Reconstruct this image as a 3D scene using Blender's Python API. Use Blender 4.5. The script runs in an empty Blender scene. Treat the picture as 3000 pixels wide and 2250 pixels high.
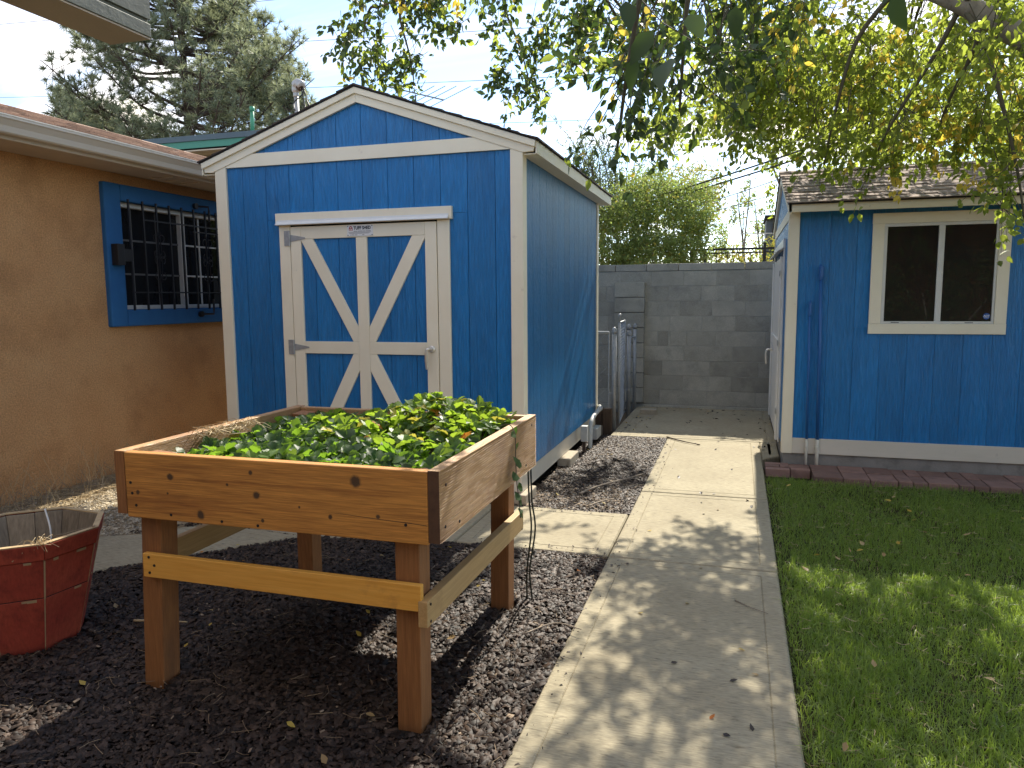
import bpy, bmesh, math, random
import numpy as np
from mathutils import Vector, Matrix
rng = np.random.default_rng(7)
random.seed(7)
sc = bpy.context.scene
COL = sc.collection

# ------------------------------------------------------------------ camera, sky, sun, exposure
cam_d = bpy.data.cameras.new('camera')
cam_d.sensor_width = 36.0
cam_d.lens = 2176.86 / 3000 * 36
cam_d.clip_start = 0.05
cam_d.clip_end = 800
cam = bpy.data.objects.new('camera', cam_d)
COL.objects.link(cam)
yaw, pitch, roll = math.radians(16.9118), math.radians(6.6518), math.radians(-0.449)
fw = Vector((-math.sin(yaw) * math.cos(pitch), math.cos(yaw) * math.cos(pitch), -math.sin(pitch)))
r0 = Vector((math.cos(yaw), math.sin(yaw), 0))
u0 = r0.cross(fw)
rt = math.cos(roll) * r0 + math.sin(roll) * u0
up = -math.sin(roll) * r0 + math.cos(roll) * u0
CAM = Vector((0, 0, 1.4723))
m = Matrix((rt, up, -fw)).transposed().to_4x4()
m.translation = CAM
cam.matrix_world = m
sc.camera = cam

SUN = Vector((0.075, 1.0, 0.935)).normalized()
elev = math.asin(SUN.z)
azim = math.atan2(SUN.x, SUN.y)
world = bpy.data.worlds.new('World')
sc.world = world
world.use_nodes = True
wn, wl = world.node_tree.nodes, world.node_tree.links
wn.clear()
wo = wn.new('ShaderNodeOutputWorld')
bg = wn.new('ShaderNodeBackground')
bg.inputs['Strength'].default_value = 0.12
sky = wn.new('ShaderNodeTexSky')
sky.sky_type = 'NISHITA'
sky.sun_disc = False
sky.sun_elevation = elev
sky.sun_rotation = azim
sky.altitude = 1600
sky.dust_density = 0.7
sky.air_density = 1.0
tc = wn.new('ShaderNodeTexCoord')
sx = wn.new('ShaderNodeSeparateXYZ')
wl.new(tc.outputs['Generated'], sx.inputs[0])
mx = wn.new('ShaderNodeMath'); mx.operation = 'MAXIMUM'; mx.inputs[1].default_value = 0.0
wl.new(sx.outputs['Z'], mx.inputs[0])
ad = wn.new('ShaderNodeMath'); ad.operation = 'ADD'; ad.inputs[1].default_value = 0.12
wl.new(mx.outputs[0], ad.inputs[0])
dv = wn.new('ShaderNodeVectorMath'); dv.operation = 'DIVIDE'
cb = wn.new('ShaderNodeCombineXYZ')
for i in range(3):
    wl.new(ad.outputs[0], cb.inputs[i])
wl.new(tc.outputs['Generated'], dv.inputs[0]); wl.new(cb.outputs[0], dv.inputs[1])
mp = wn.new('ShaderNodeMapping'); mp.inputs['Scale'].default_value = (0.55, 1.1, 0.0)
mp.inputs['Rotation'].default_value = (0, 0, 0.5)
wl.new(dv.outputs[0], mp.inputs[0])
cn = wn.new('ShaderNodeTexNoise')
cn.inputs['Scale'].default_value = 1.1; cn.inputs['Detail'].default_value = 8
cn.inputs['Roughness'].default_value = 0.55; cn.inputs['Distortion'].default_value = 0.5
wl.new(mp.outputs[0], cn.inputs['Vector'])
mr = wn.new('ShaderNodeMapRange'); mr.interpolation_type = 'SMOOTHSTEP'
mr.inputs['From Min'].default_value = 0.45; mr.inputs['From Max'].default_value = 0.70
mr.inputs['To Max'].default_value = 0.85
wl.new(cn.outputs['Fac'], mr.inputs['Value'])
mixc = wn.new('ShaderNodeMix'); mixc.data_type = 'RGBA'
mixc.inputs['B'].default_value = (8.3, 7.1, 5.7, 1)
wl.new(mr.outputs[0], mixc.inputs['Factor'])
wl.new(sky.outputs[0], mixc.inputs['A'])
wl.new(mixc.outputs['Result'], bg.inputs['Color'])
wl.new(bg.outputs[0], wo.inputs[0])

sun_d = bpy.data.lights.new('sun', 'SUN')
sun_d.energy = 3.4
sun_d.angle = math.radians(0.53)
sun_d.color = (1.0, 0.93, 0.80)
sun = bpy.data.objects.new('sun', sun_d)
sun.rotation_euler = (-SUN).to_track_quat('-Z', 'Y').to_euler()
sun.location = (2, 12, 12)
COL.objects.link(sun)
vs = sc.view_settings
vs.view_transform = 'Standard'; vs.look = 'None'; vs.gamma = 1.0; vs.use_curve_mapping = False
vs.exposure = 1.42
cy = sc.cycles
cy.max_bounces = 8; cy.diffuse_bounces = 4; cy.glossy_bounces = 3; cy.transmission_bounces = 4
cy.caustics_reflective = False; cy.caustics_refractive = False
cy.sample_clamp_indirect = 8.0
try:
    cy.use_denoising = True
except Exception:
    pass

# ------------------------------------------------------------------ materials
def M(name, c1, c2=None, scale=6., st=(1, 1, 1), rough=.6, bump=0., bscale=60., bst=None, rnd=0., isl=0., spec=.5,
      detail=6., metal=0., c3=None, s3=30., f3=(.55, .75), st3=(1, 1, 1), distort=0., knots=None, bdist=.01, fine=0., coat=0.):
    mt = bpy.data.materials.new(name)
    mt.use_nodes = True
    nt = mt.node_tree; N, L = nt.nodes, nt.links
    bs = N['Principled BSDF']
    bs.inputs['Roughness'].default_value = rough
    bs.inputs['Specular IOR Level'].default_value = spec
    bs.inputs['Metallic'].default_value = metal
    if coat:
        bs.inputs['Coat Weight'].default_value = coat
        bs.inputs['Coat Roughness'].default_value = .25
    tcn = N.new('ShaderNodeTexCoord'); vec = tcn.outputs['Object']
    if rnd:
        oi = N.new('ShaderNodeObjectInfo')
        mu = N.new('ShaderNodeVectorMath'); mu.operation = 'SCALE'; mu.inputs[0].default_value = (37, 53, 71)
        L.new(oi.outputs['Random'], mu.inputs['Scale'])
        av = N.new('ShaderNodeVectorMath'); av.operation = 'ADD'
        L.new(vec, av.inputs[0]); L.new(mu.outputs[0], av.inputs[1]); vec = av.outputs[0]
    def noise(s, stv, det, dis=0.):
        mpn = N.new('ShaderNodeMapping'); mpn.inputs['Scale'].default_value = stv
        L.new(vec, mpn.inputs[0])
        nn = N.new('ShaderNodeTexNoise'); nn.inputs['Scale'].default_value = s
        nn.inputs['Detail'].default_value = det; nn.inputs['Roughness'].default_value = .6; nn.inputs['Distortion'].default_value = dis
        L.new(mpn.outputs[0], nn.inputs['Vector'])
        return nn.outputs['Fac']
    def ramp(o, a, b):
        r = N.new('ShaderNodeMapRange'); r.inputs['From Min'].default_value = a; r.inputs['From Max'].default_value = b
        L.new(o, r.inputs['Value']); return r.outputs[0]
    def mix(fac, A, B, bt='MIX'):
        x = N.new('ShaderNodeMix'); x.data_type = 'RGBA'; x.blend_type = bt
        for k, v in (('Factor', fac), ('A', A), ('B', B)):
            if isinstance(v, tuple): x.inputs[k].default_value = (*v, 1) if len(v) == 3 else v
            elif isinstance(v, (int, float)): x.inputs[k].default_value = v
            else: L.new(v, x.inputs[k])
        return x.outputs['Result']
    col = None
    if c2 is None: c2 = c1
    col = mix(ramp(noise(scale, st, detail, distort), .32, .68), c1, c2)
    if c3 is not None:
        col = mix(ramp(noise(s3, st3, 5), *f3), col, c3)
    if fine:
        col = mix(fine, col, mix(ramp(noise(bscale, bst or (1, 1, 1), 3), .25, .75), (.35, .35, .35), (1.5, 1.5, 1.5)), 'MULTIPLY')
    for (kx, ky, kz, kr) in (knots or []):
        ds = N.new('ShaderNodeVectorMath'); ds.operation = 'DISTANCE'
        sc_ = N.new('ShaderNodeMapping'); sc_.inputs['Scale'].default_value = (1, 0.2, 1.0)
        L.new(tcn.outputs['Object'], sc_.inputs[0]); L.new(sc_.outputs[0], ds.inputs[0]); ds.inputs[1].default_value = (kx, ky * .2, kz)
        jit = N.new('ShaderNodeMath'); jit.operation = 'MULTIPLY_ADD'
        L.new(noise(60, (1, 1, 1), 3), jit.inputs[0]); jit.inputs[1].default_value = kr * .7
        L.new(ds.outputs['Value'], jit.inputs[2])
        r = N.new('ShaderNodeMapRange'); r.interpolation_type = 'SMOOTHSTEP'
        r.inputs['From Min'].default_value = kr * 1.45; r.inputs['From Max'].default_value = kr * .85
        L.new(jit.outputs[0], r.inputs['Value'])
        col = mix(r.outputs[0], col, (.085, .045, .02))
    if rnd or isl:
        if isl:
            ge = N.new('ShaderNodeNewGeometry'); ro = ge.outputs['Random Per Island']; amt = isl
        else:
            ro = oi.outputs['Random']; amt = rnd
        r = N.new('ShaderNodeMapRange'); r.inputs['To Min'].default_value = 1 - amt; r.inputs['To Max'].default_value = 1 + amt
        L.new(ro, r.inputs['Value'])
        g = N.new('ShaderNodeCombineColor')
        for i in range(3): L.new(r.outputs[0], g.inputs[i])
        col = mix(1., col, g.outputs[0], 'MULTIPLY')
    L.new(col, bs.inputs['Base Color'])
    if bump:
        b = N.new('ShaderNodeBump'); b.inputs['Strength'].default_value = bump; b.inputs['Distance'].default_value = bdist
        L.new(noise(bscale, bst or (1, 1, 1), 5, distort), b.inputs['Height'])
        L.new(b.outputs[0], bs.inputs['Normal'])
    return mt

def leafmat(name, c1, c2, tr, trans=.45, rough=.5, rnd=.35, spec=.35, isl=True):
    """leaf: diffuse front, light shines through"""
    mt = bpy.data.materials.new(name); mt.use_nodes = True
    N, L = mt.node_tree.nodes, mt.node_tree.links
    bs = N['Principled BSDF']; out = N['Material Output']
    bs.inputs['Roughness'].default_value = rough; bs.inputs['Specular IOR Level'].default_value = spec
    if isl:
        ro = N.new('ShaderNodeNewGeometry').outputs['Random Per Island']
    else:
        ro = N.new('ShaderNodeObjectInfo').outputs['Random']
    mxn = N.new('ShaderNodeMix'); mxn.data_type = 'RGBA'
    mxn.inputs['A'].default_value = (*c1, 1); mxn.inputs['B'].default_value = (*c2, 1)
    L.new(ro, mxn.inputs['Factor']); L.new(mxn.outputs['Result'], bs.inputs['Base Color'])
    tl = N.new('ShaderNodeBsdfTranslucent')
    m2 = N.new('ShaderNodeMix'); m2.data_type = 'RGBA'
    m2.inputs['A'].default_value = (*tr, 1); m2.inputs['B'].default_value = (*[v * (1 + rnd) for v in tr], 1)
    L.new(ro, m2.inputs['Factor']); L.new(m2.outputs['Result'], tl.inputs['Color'])
    ms = N.new('ShaderNodeMixShader'); ms.inputs[0].default_value = trans
    L.new(bs.outputs[0], ms.inputs[1]); L.new(tl.outputs[0], ms.inputs[2]); L.new(ms.outputs[0], out.inputs[0])
    return mt

BLUE = (.020, .125, .40)
m_siding = M('blue_siding_paint', (.004, .150, .40), (.007, .190, .49), 3, (1, 1, .2), rough=.36, bump=.9, bscale=75, bst=(1, 1, .10), distort=.9, bdist=.014, rnd=.09, spec=.5, fine=.34, c3=(.02, .19, .46), s3=6, f3=(.52, .78), st3=(6, 6, .30))
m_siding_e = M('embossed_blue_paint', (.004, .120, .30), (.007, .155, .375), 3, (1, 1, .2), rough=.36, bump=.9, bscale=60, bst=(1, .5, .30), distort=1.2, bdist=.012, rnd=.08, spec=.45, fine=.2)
m_core = M('blue_groove', (.009, .065, .17), rough=.7)
m_trim = M('cream_trim_paint', (.83, .75, .57), (.87, .80, .62), 4, (1, 1, 1), rough=.5, bump=.35, bscale=60, bst=(1, 1, .12), bdist=.004, rnd=.04, c3=(.5, .44, .36), s3=14, f3=(.68, .85))
m_skirt = M('skirt_board_paint', (.60, .56, .46), (.68, .62, .52), 5, (.3, 1, 1), rough=.5, bump=.3, bscale=60, bst=(.12, 1, 1), bdist=.004, c3=(.36, .33, .27), s3=10, f3=(.66, .9))
m_dark = M('gap_shade_and_dark_parts', (.02, .018, .016), rough=.9)  # near black: shade painted into gaps and under the shed, also dark parts
m_shingle_d = M('dark_brown_shingle', (.045, .035, .03), (.09, .07, .06), 40, rough=.95, bump=.6, bscale=300, bdist=.003, rnd=.3)
m_shingle_r = M('brown_shingle', (.25, .19, .16), (.34, .26, .22), 60, rough=.95, bump=.6, bscale=350, bdist=.003, rnd=.32, c3=(.10, .075, .065), s3=300, f3=(.5, .7))
m_shingle_h = M('tan_shingle', (.30, .19, .13), (.40, .27, .19), 30, rough=.95, bump=.6, bscale=300, bdist=.003, isl=.35, c3=(.14, .09, .07), s3=200, f3=(.5, .7))
m_galv = M('galvanised_steel', (.30, .315, .32), (.42, .43, .43), 25, rough=.45, metal=.35, bump=.05)
m_bright = M('satin_aluminium', (.68, .66, .6), (.75, .72, .66), 40, rough=.35, metal=.7)
m_white = M('white_enamel', (.72, .72, .69), (.78, .78, .75), 8, rough=.35)
m_vinyl = M('white_vinyl', (.66, .65, .60), (.72, .71, .66), 8, rough=.4)
m_glass = M('dark_window_glass', (.012, .012, .013), (.02, .02, .02), 2, rough=.02, spec=.4)
m_gutter = M('beige_gutter_paint', (.66, .58, .46), (.72, .64, .52), 3, (1, .2, 1), rough=.45, c3=(.4, .32, .24), s3=6, f3=(.7, .9))
m_soffit = M('beige_soffit_paint', (.54, .44, .34), (.60, .50, .39), 4, rough=.7, bump=.2, bscale=120, bdist=.003)
m_stucco = M('brown_stucco', (.64, .34, .145), (.71, .405, .185), 2.2, rough=.95, bump=1., bscale=85, bdist=.012, spec=.2, c3=(.53, .28, .12), s3=2.6, f3=(.5, .72), fine=.5)
m_blueframe = M('blue_stucco_frame', (.024, .12, .30), (.03, .15, .36), 4, rough=.75, bump=.5, bscale=140, bdist=.004, spec=.3)
m_iron = M('black_iron', (.016, .016, .018), rough=.5, metal=.2)
m_wood = M('orange_cedar_board', (.43, .18, .036), (.66, .30, .06), 5, (1, 20, 30), rough=.62, bump=.25, bscale=9, bst=(1, 25, 34), bdist=.004, distort=.5, c3=(.30, .11, .022), s3=4, f3=(.5, .72), st3=(.5, 6, 9), fine=.5,
           knots=[(kx + 1.56, ky - 2.78, kz, kr) for kx, ky, kz, kr in [(-1.965, 2.17, .832, .016), (-1.60, 2.17, .79, .017), (-1.72, 2.17, .82, .007), (-1.62, 2.17, .87, .010), (-2.115, 2.17, .765, .010), (-1.84, 2.17, .70, .019), (-1.58, 2.17, .70, .008), (-1.21, 2.17, .865, .024), (-1.13, 2.17, .75, .009), (-1.31, 2.17, .735, .010), (-1.43, 2.17, .76, .006), (-1.98, 2.17, .77, .006)]])
m_wood_y = M('rough_cedar_board', (.42, .215, .068), (.54, .30, .105), 5, (20, 1, 26), rough=.5, spec=.8, bump=.6, bscale=9, bst=(10, 1.2, 34), bdist=.01, distort=.3, c3=(.28, .12, .045), s3=3, f3=(.5, .8), fine=.3)
m_brace = M('yellow_pine_board', (.72, .34, .05), (.82, .43, .085), 4, (1, 16, 22), rough=.55, bump=.15, bscale=12, bst=(1, 20, 25), bdist=.003, c3=(.42, .19, .05), s3=5, f3=(.6, .8), fine=.12)
m_brace_y = M('weathered_pine_board', (.42, .26, .10), (.52, .33, .14), 4, (16, 1, 22), rough=.6, bump=.2, bscale=12, bst=(20, 1, 25), bdist=.003, c3=(.3, .17, .06), s3=5, f3=(.6, .8), fine=.15)
m_leg = M('brown_post', (.23, .092, .028), (.32, .14, .045), 5, (22, 22, 1), rough=.65, bump=.4, bscale=14, bst=(25, 25, 1), bdist=.004, c3=(.17, .075, .03), s3=6, f3=(.55, .8), st3=(1, 1, .3), rnd=.1, fine=.3)
m_oldwood = M('grey_barrel_wood', (.20, .16, .11), (.33, .27, .19), 6, (14, 14, 1), rough=.85, bump=.5, bscale=20, bst=(12, 12, 1), bdist=.004, c3=(.09, .07, .05), s3=8, f3=(.55, .75), st3=(1, 1, .4), rnd=.2)
m_red = M('worn_red_paint', (.36, .05, .028), (.45, .08, .04), 7, rough=.68, fine=.35, bump=.25, bscale=30, bst=(4, 4, 1), bdist=.003, c3=(.22, .03, .018), s3=11, f3=(.52, .72), rnd=.1)
m_rawedge = M('bare_wood_edge', (.52, .38, .20), (.36, .25, .13), 20, rough=.8, bump=.3, bscale=60)
m_conc = M('concrete', (.315, .27, .18), (.395, .345, .235), 1.6, rough=.88, bump=.35, bscale=90, bst=(.25, 1.6, 1), bdist=.004, spec=.25, c3=(.18, .15, .10), s3=34, f3=(.56, .74), st3=(.5, 1.6, 1), fine=.5)
m_cmu = M('grey_concrete_block', (.38, .365, .31), (.50, .48, .41), 3, rough=.95, bump=.6, bscale=160, bdist=.005, spec=.2, rnd=.16, c3=(.33, .32, .28), s3=5.5, f3=(.5, .75), fine=.45)
m_mortar = M('mortar', (.36, .35, .31), (.46, .45, .40), 8, rough=.95, bump=.4, bscale=120)
m_brick = M('red_clay_paver', (.22, .125, .095), (.28, .165, .13), 12, rough=.9, bump=.5, bscale=120, bdist=.004, rnd=.22, c3=(.16, .10, .08), s3=9, f3=(.55, .75))
m_paver = M('tan_concrete_paver', (.38, .32, .23), (.46, .39, .29), 14, rough=.92, bump=.6, bscale=140, bdist=.004, c3=(.26, .22, .16), s3=40, f3=(.55, .75))
m_found = M('grey_foundation', (.22, .205, .18), (.29, .27, .24), 5, rough=.92, bump=.4, bscale=80, c3=(.13, .12, .105), s3=7, f3=(.55, .8))
m_soil = M('dark_soil', (.022, .017, .013), (.045, .035, .026), 14, rough=1, bump=.9, bscale=60, bdist=.02, spec=.1)
m_ground = M('bare_earth', (.12, .09, .06), (.17, .13, .085), .8, rough=1, bump=.6, bscale=30, bdist=.02, spec=.1)
m_lawn = M('lawn_soil', (.028, .034, .012), (.06, .055, .025), 9, rough=1, bump=.8, bscale=50, bdist=.02, spec=.1, c3=(.10, .075, .045), s3=2.2, f3=(.6, .72))
m_gravelbed = M('sandy_soil', (.27, .21, .125), (.37, .29, .18), 10, rough=1, bump=.7, bscale=90, bdist=.01, spec=.15)
m_chip = M('mulch_chip', (.026, .016, .011), (.062, .042, .030), 30, rough=.6, isl=.8, spec=.28)
m_chip_l = M('pale_bark_chip', (.16, .115, .075), (.30, .225, .15), 30, rough=.85, isl=.5)
m_pebble = M('pale_pebble', (.36, .30, .20), (.48, .41, .30), 20, rough=.8, isl=.5)
m_straw = M('dry_straw', (.44, .33, .18), (.55, .43, .25), 12, rough=.8, isl=.35)
m_litter = M('brown_litter', (.15, .10, .06), (.34, .25, .145), 12, rough=.8, isl=.5)
m_stick = M('grey_twig', (.20, .155, .11), (.33, .27, .2), 30, rough=.85, rnd=.2)
m_bark = M('tree_bark', (.19, .16, .125), (.31, .27, .22), 12, (1, 1, .4), rough=.95, bump=.9, bscale=22, bst=(1, 1, .35), bdist=.02)
m_twig = M('twig_bark', (.07, .06, .035), (.12, .10, .06), 20, rough=.85)
m_pinebark = M('pine_bark', (.06, .045, .038), (.10, .075, .06), 6, rough=.95, bump=.8, bscale=14, bdist=.03)
m_teal = M('teal_fascia', (.05, .24, .17), (.06, .27, .19), 2, rough=.5)
m_slate = M('slate_roof_edge', (.065, .10, .125), (.08, .12, .145), 2, rough=.5)
m_tanwall = M('tan_stucco', (.50, .38, .22), (.58, .45, .27), 3, rough=.95, bump=.4, bscale=60)
m_greenpipe = M('green_pipe_paint', (.05, .26, .14), (.06, .3, .17), 6, rough=.5)
m_cable = M('black_cable', (.012, .012, .013), rough=.5)
m_wire = M('grey_wire', (.22, .22, .23), rough=.6)
m_endgrain = M('dark_end_grain', (.075, .036, .018), (.11, .055, .027), 30, rough=.8, bump=.3, bscale=60)
m_hose = M('dark_green_tube', (.012, .022, .015), rough=.45)
m_beam = M('grey_green_beam', (.12, .125, .10), (.145, .15, .12), 4, rough=.6, bump=.15, bscale=60)
m_beam_u = M('tan_beam_underside', (.58, .50, .41), (.66, .57, .47), 3, rough=.75, bump=.3, bscale=90, bdist=.003)
m_pvc = M('grey_conduit', (.42, .43, .41), (.50, .51, .48), 10, rough=.5)
m_pvc_c = M('cream_conduit', (.60, .57, .47), (.66, .62, .52), 10, rough=.5)
m_bluepipe = M('blue_painted_conduit', (.018, .11, .33), (.022, .13, .38), 8, rough=.4)
m_timber = M('dark_timber', (.055, .035, .022), (.09, .06, .04), 8, (18, 18, 1), rough=.9, bump=.6, bscale=18, bst=(14, 14, 1))
m_sticker = M('sticker_blue', (.01, .09, .36), rough=.4)
m_print = M('white_print', (.8, .8, .8), rough=.5)
m_plate = M('white_sign_plate', (.74, .73, .70), (.78, .77, .74), 20, rough=.4)
m_black = M('black_print', (.012, .012, .012), rough=.6)
m_grey = M('grey_print', (.25, .25, .25), rough=.6)
m_redprint = M('red_print', (.40, .05, .05), rough=.5)
m_far = M('far_grey_paint', (.10, .12, .14), (.13, .15, .17), 3, rough=.7)

l_tree = leafmat('canopy_leaf', (.056, .080, .018), (.105, .130, .028), (.42, .50, .065), .55)
l_shade = leafmat('shaded_canopy_leaf', (.030, .052, .020), (.05, .078, .026), (.10, .17, .03), .26)  # darker leaf copy; shade on the unlit clumps is put into its colour
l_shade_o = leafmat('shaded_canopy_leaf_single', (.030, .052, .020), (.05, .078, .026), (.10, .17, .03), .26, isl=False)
l_tree_o = leafmat('canopy_leaf_single', (.052, .076, .018), (.095, .125, .026), (.40, .48, .065), .54, isl=False)
l_yel = leafmat('yellow_leaf', (.50, .38, .05), (.60, .47, .08), (.75, .58, .08), .5)
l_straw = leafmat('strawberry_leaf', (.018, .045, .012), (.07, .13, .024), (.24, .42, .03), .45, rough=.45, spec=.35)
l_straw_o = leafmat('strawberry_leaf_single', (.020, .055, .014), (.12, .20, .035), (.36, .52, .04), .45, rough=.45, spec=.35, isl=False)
l_straw_y = leafmat('yellowing_strawberry_leaf', (.22, .22, .04), (.34, .30, .07), (.5, .45, .06), .4, isl=False)
l_red = leafmat('orange_autumn_leaf', (.42, .13, .025), (.55, .22, .04), (.5, .2, .03), .4, isl=False)
l_ivy = leafmat('ivy_leaf', (.03, .07, .02), (.06, .11, .03), (.16, .3, .04), .4)
l_bush = leafmat('bush_leaf', (.055, .090, .028), (.14, .17, .07), (.36, .46, .11), .45)
l_bush2 = leafmat('yellowing_leaf', (.13, .13, .03), (.22, .18, .045), (.40, .36, .06), .5)
l_feather = leafmat('feathery_leaf', (.06, .085, .045), (.10, .125, .06), (.22, .28, .10), .4)
l_pine = leafmat('pine_needle', (.14, .19, .135), (.28, .29, .19), (.36, .40, .22), .35)
l_grass = leafmat('grass_blade', (.105, .155, .030), (.23, .28, .075), (.42, .58, .07), .44, rough=.38, spec=.5)
l_fallen = leafmat('fallen_leaf_dry', (.34, .22, .09), (.46, .34, .16), (.4, .28, .1), .25, isl=False)
l_fallen_y = leafmat('fallen_leaf_yellow', (.50, .34, .05), (.56, .42, .09), (.5, .36, .06), .3, isl=False)
l_dark = leafmat('dark_seed_pod', (.03, .02, .015), (.05, .035, .025), (.05, .03, .02), .05, isl=False)

# ------------------------------------------------------------------ object helpers
ORIG = {}
def thing(name, label, cat, loc=(0, 0, 0), group=None):
    o = bpy.data.objects.new(name, None); COL.objects.link(o)
    o.location = loc; o.empty_display_size = .1
    ORIG[o.name] = Vector(loc)
    tag(o, label, cat, group)
    return o
def tag(o, label, cat=None, group=None):
    o['label'] = label
    if cat: o['category'] = cat
    if group: o['group'] = group
    return o
def struct(o, kind='structure'):
    o['kind'] = kind
    return o
def mesh(name, V, F, mats, mi=None, smooth=False):
    me = bpy.data.meshes.new(name)
    V = np.asarray(V, dtype=np.float32)
    if isinstance(F, np.ndarray):
        n = F.shape[1]
        me.vertices.add(len(V)); me.vertices.foreach_set('co', V.ravel())
        me.loops.add(F.size); me.loops.foreach_set('vertex_index', F.astype(np.int32).ravel())
        me.polygons.add(len(F))
        me.polygons.foreach_set('loop_start', np.arange(0, F.size, n, dtype=np.int32))
        me.polygons.foreach_set('loop_total', np.full(len(F), n, dtype=np.int32))
    else:
        me.from_pydata([tuple(map(float, v)) for v in V], [], F)
    for mt in (mats if isinstance(mats, (list, tuple)) else [mats]):
        me.materials.append(mt)
    if mi is not None:
        me.polygons.foreach_set('material_index', np.asarray(mi, dtype=np.int32))
    if smooth:
        me.polygons.foreach_set('use_smooth', np.ones(len(me.polygons), dtype=bool))
    me.update(calc_edges=True)
    return me
def link(name, me, parent=None, loc=None):
    o = bpy.data.objects.new(name, me); COL.objects.link(o)
    if parent is not None:
        o.parent = parent
        ORIG[o.name] = ORIG[parent.name].copy()
    else:
        ORIG[o.name] = Vector((0, 0, 0))
    if loc is not None: o.location = loc
    return o
def obj(name, g, mats, parent=None, smooth=False, bev=0., mi=None, center=False):
    """g = (V, F) in world coordinates"""
    V, F = g
    V = np.asarray(V, dtype=np.float64)
    off = np.array(ORIG[parent.name]) if parent is not None else np.zeros(3)
    c = np.zeros(3)
    if center:
        c = (V.min(0) + V.max(0)) / 2; c[2] = V[:, 2].min()
        c = c - off
    me = mesh(name, V - off - c, F, mats, mi, smooth)
    o = link(name, me, parent)
    if center:
        o.location = c
        ORIG[o.name] = Vector(off + c)
    if bev:
        b = o.modifiers.new('edge', 'BEVEL'); b.width = bev; b.segments = 2; b.limit_method = 'ANGLE'; b.angle_limit = .6
    return o
def join(*gs):
    V, F, n = [], [], 0
    for v, f in gs:
        V.append(np.asarray(v, dtype=np.float64)); F += [tuple(int(i) + n for i in q) for q in f]; n += len(v)
    return np.concatenate(V), F
BOXF = [(0, 3, 2, 1), (4, 5, 6, 7), (0, 1, 5, 4), (1, 2, 6, 5), (2, 3, 7, 6), (3, 0, 4, 7)]
def box(x0, x1, y0, y1, z0, z1):
    return np.array([(x0, y0, z0), (x1, y0, z0), (x1, y1, z0), (x0, y1, z0), (x0, y0, z1), (x1, y0, z1), (x1, y1, z1), (x0, y1, z1)], float), BOXF
def prism(poly, axis, a, b):
    """extrude a 2-D polygon: axis y -> (x,z), axis x -> (y,z), axis z -> (x,y)"""
    n = len(poly)
    def P(p, t): return {'y': (p[0], t, p[1]), 'x': (t, p[0], p[1]), 'z': (p[0], p[1], t)}[axis]
    V = [P(p, a) for p in poly] + [P(p, b) for p in poly]
    F = [tuple(range(n))[::-1], tuple(range(n, 2 * n))] + [(i, (i + 1) % n, n + (i + 1) % n, n + i) for i in range(n)]
    area = sum(poly[i][0] * poly[(i + 1) % n][1] - poly[(i + 1) % n][0] * poly[i][1] for i in range(n))
    flip = (area < 0)
    if axis == 'y': flip = not flip
    if (b < a): flip = not flip
    if flip: F = [f[::-1] for f in F]
    return np.array(V, float), F
def tube(pts, r, n=8, caps=True, closed=False):
    """sweep a circle along a polyline; r = number or list"""
    P = np.array(pts, float); k = len(P)
    R = np.full(k, r) if np.isscalar(r) else np.asarray(r, float)
    T = np.gradient(P, axis=0); T /= np.linalg.norm(T, axis=1)[:, None] + 1e-12
    ref = np.array([0, 0, 1.]) if abs(T[0][2]) < .9 else np.array([1., 0, 0])
    u = np.cross(T[0], ref); u /= np.linalg.norm(u)
    V = []
    for i in range(k):
        u = u - T[i] * (u @ T[i]); u /= np.linalg.norm(u) + 1e-12
        w = np.cross(T[i], u)
        for j in range(n):
            a = 2 * math.pi * j / n
            V.append(P[i] + R[i] * (math.cos(a) * u + math.sin(a) * w))
    F = [(i * n + j, i * n + (j + 1) % n, (i + 1) * n + (j + 1) % n, (i + 1) * n + j) for i in range(k - 1) for j in range(n)]
    if caps:
        F += [tuple(range(n))[::-1], tuple(range((k - 1) * n, k * n))]
    return np.array(V), F
def bar(p, q, w, h=None, upv=(0, 0, 1)):
    """square bar from p to q"""
    h = h or w
    p, q = np.array(p, float), np.array(q, float)
    t = q - p; t /= np.linalg.norm(t)
    s = np.cross(t, upv)
    if np.linalg.norm(s) < .05: s = np.cross(t, (1, 0, 0))
    s /= np.linalg.norm(s); v = np.cross(s, t)
    V = []
    for e in (p, q):
        for a, b in ((-1, -1), (1, -1), (1, 1), (-1, 1)):
            V.append(e + s * a * w / 2 + v * b * h / 2)
    return np.array(V), [(0, 1, 2, 3), (7, 6, 5, 4), (0, 4, 5, 1), (1, 5, 6, 2), (2, 6, 7, 3), (3, 7, 4, 0)]
def lathe(prof, c, n=20):
    V, F = [], []
    for (r, z) in prof:
        for j in range(n):
            a = 2 * math.pi * j / n
            V.append((c[0] + r * math.cos(a), c[1] + r * math.sin(a), c[2] + z))
    for i in range(len(prof) - 1):
        for j in range(n):
            F.append((i * n + j, i * n + (j + 1) % n, (i + 1) * n + (j + 1) % n, (i + 1) * n + j))
    F += [tuple(range(n))[::-1], tuple(range((len(prof) - 1) * n, len(prof) * n))]
    return np.array(V, float), F
def curve(pts, n=16):
    """Catmull-Rom through points"""
    P = np.array(pts, float); P = np.vstack([2 * P[0] - P[1], P, 2 * P[-1] - P[-2]])
    out = []
    for i in range(1, len(P) - 2):
        for t in np.linspace(0, 1, n, endpoint=False):
            out.append(.5 * (2 * P[i] + (P[i + 1] - P[i - 1]) * t + (2 * P[i - 1] - 5 * P[i] + 4 * P[i + 1] - P[i + 2]) * t * t + (3 * P[i] - P[i - 1] - 3 * P[i + 1] + P[i + 2]) * t ** 3))
    out.append(P[-2])
    return np.array(out)
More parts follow.
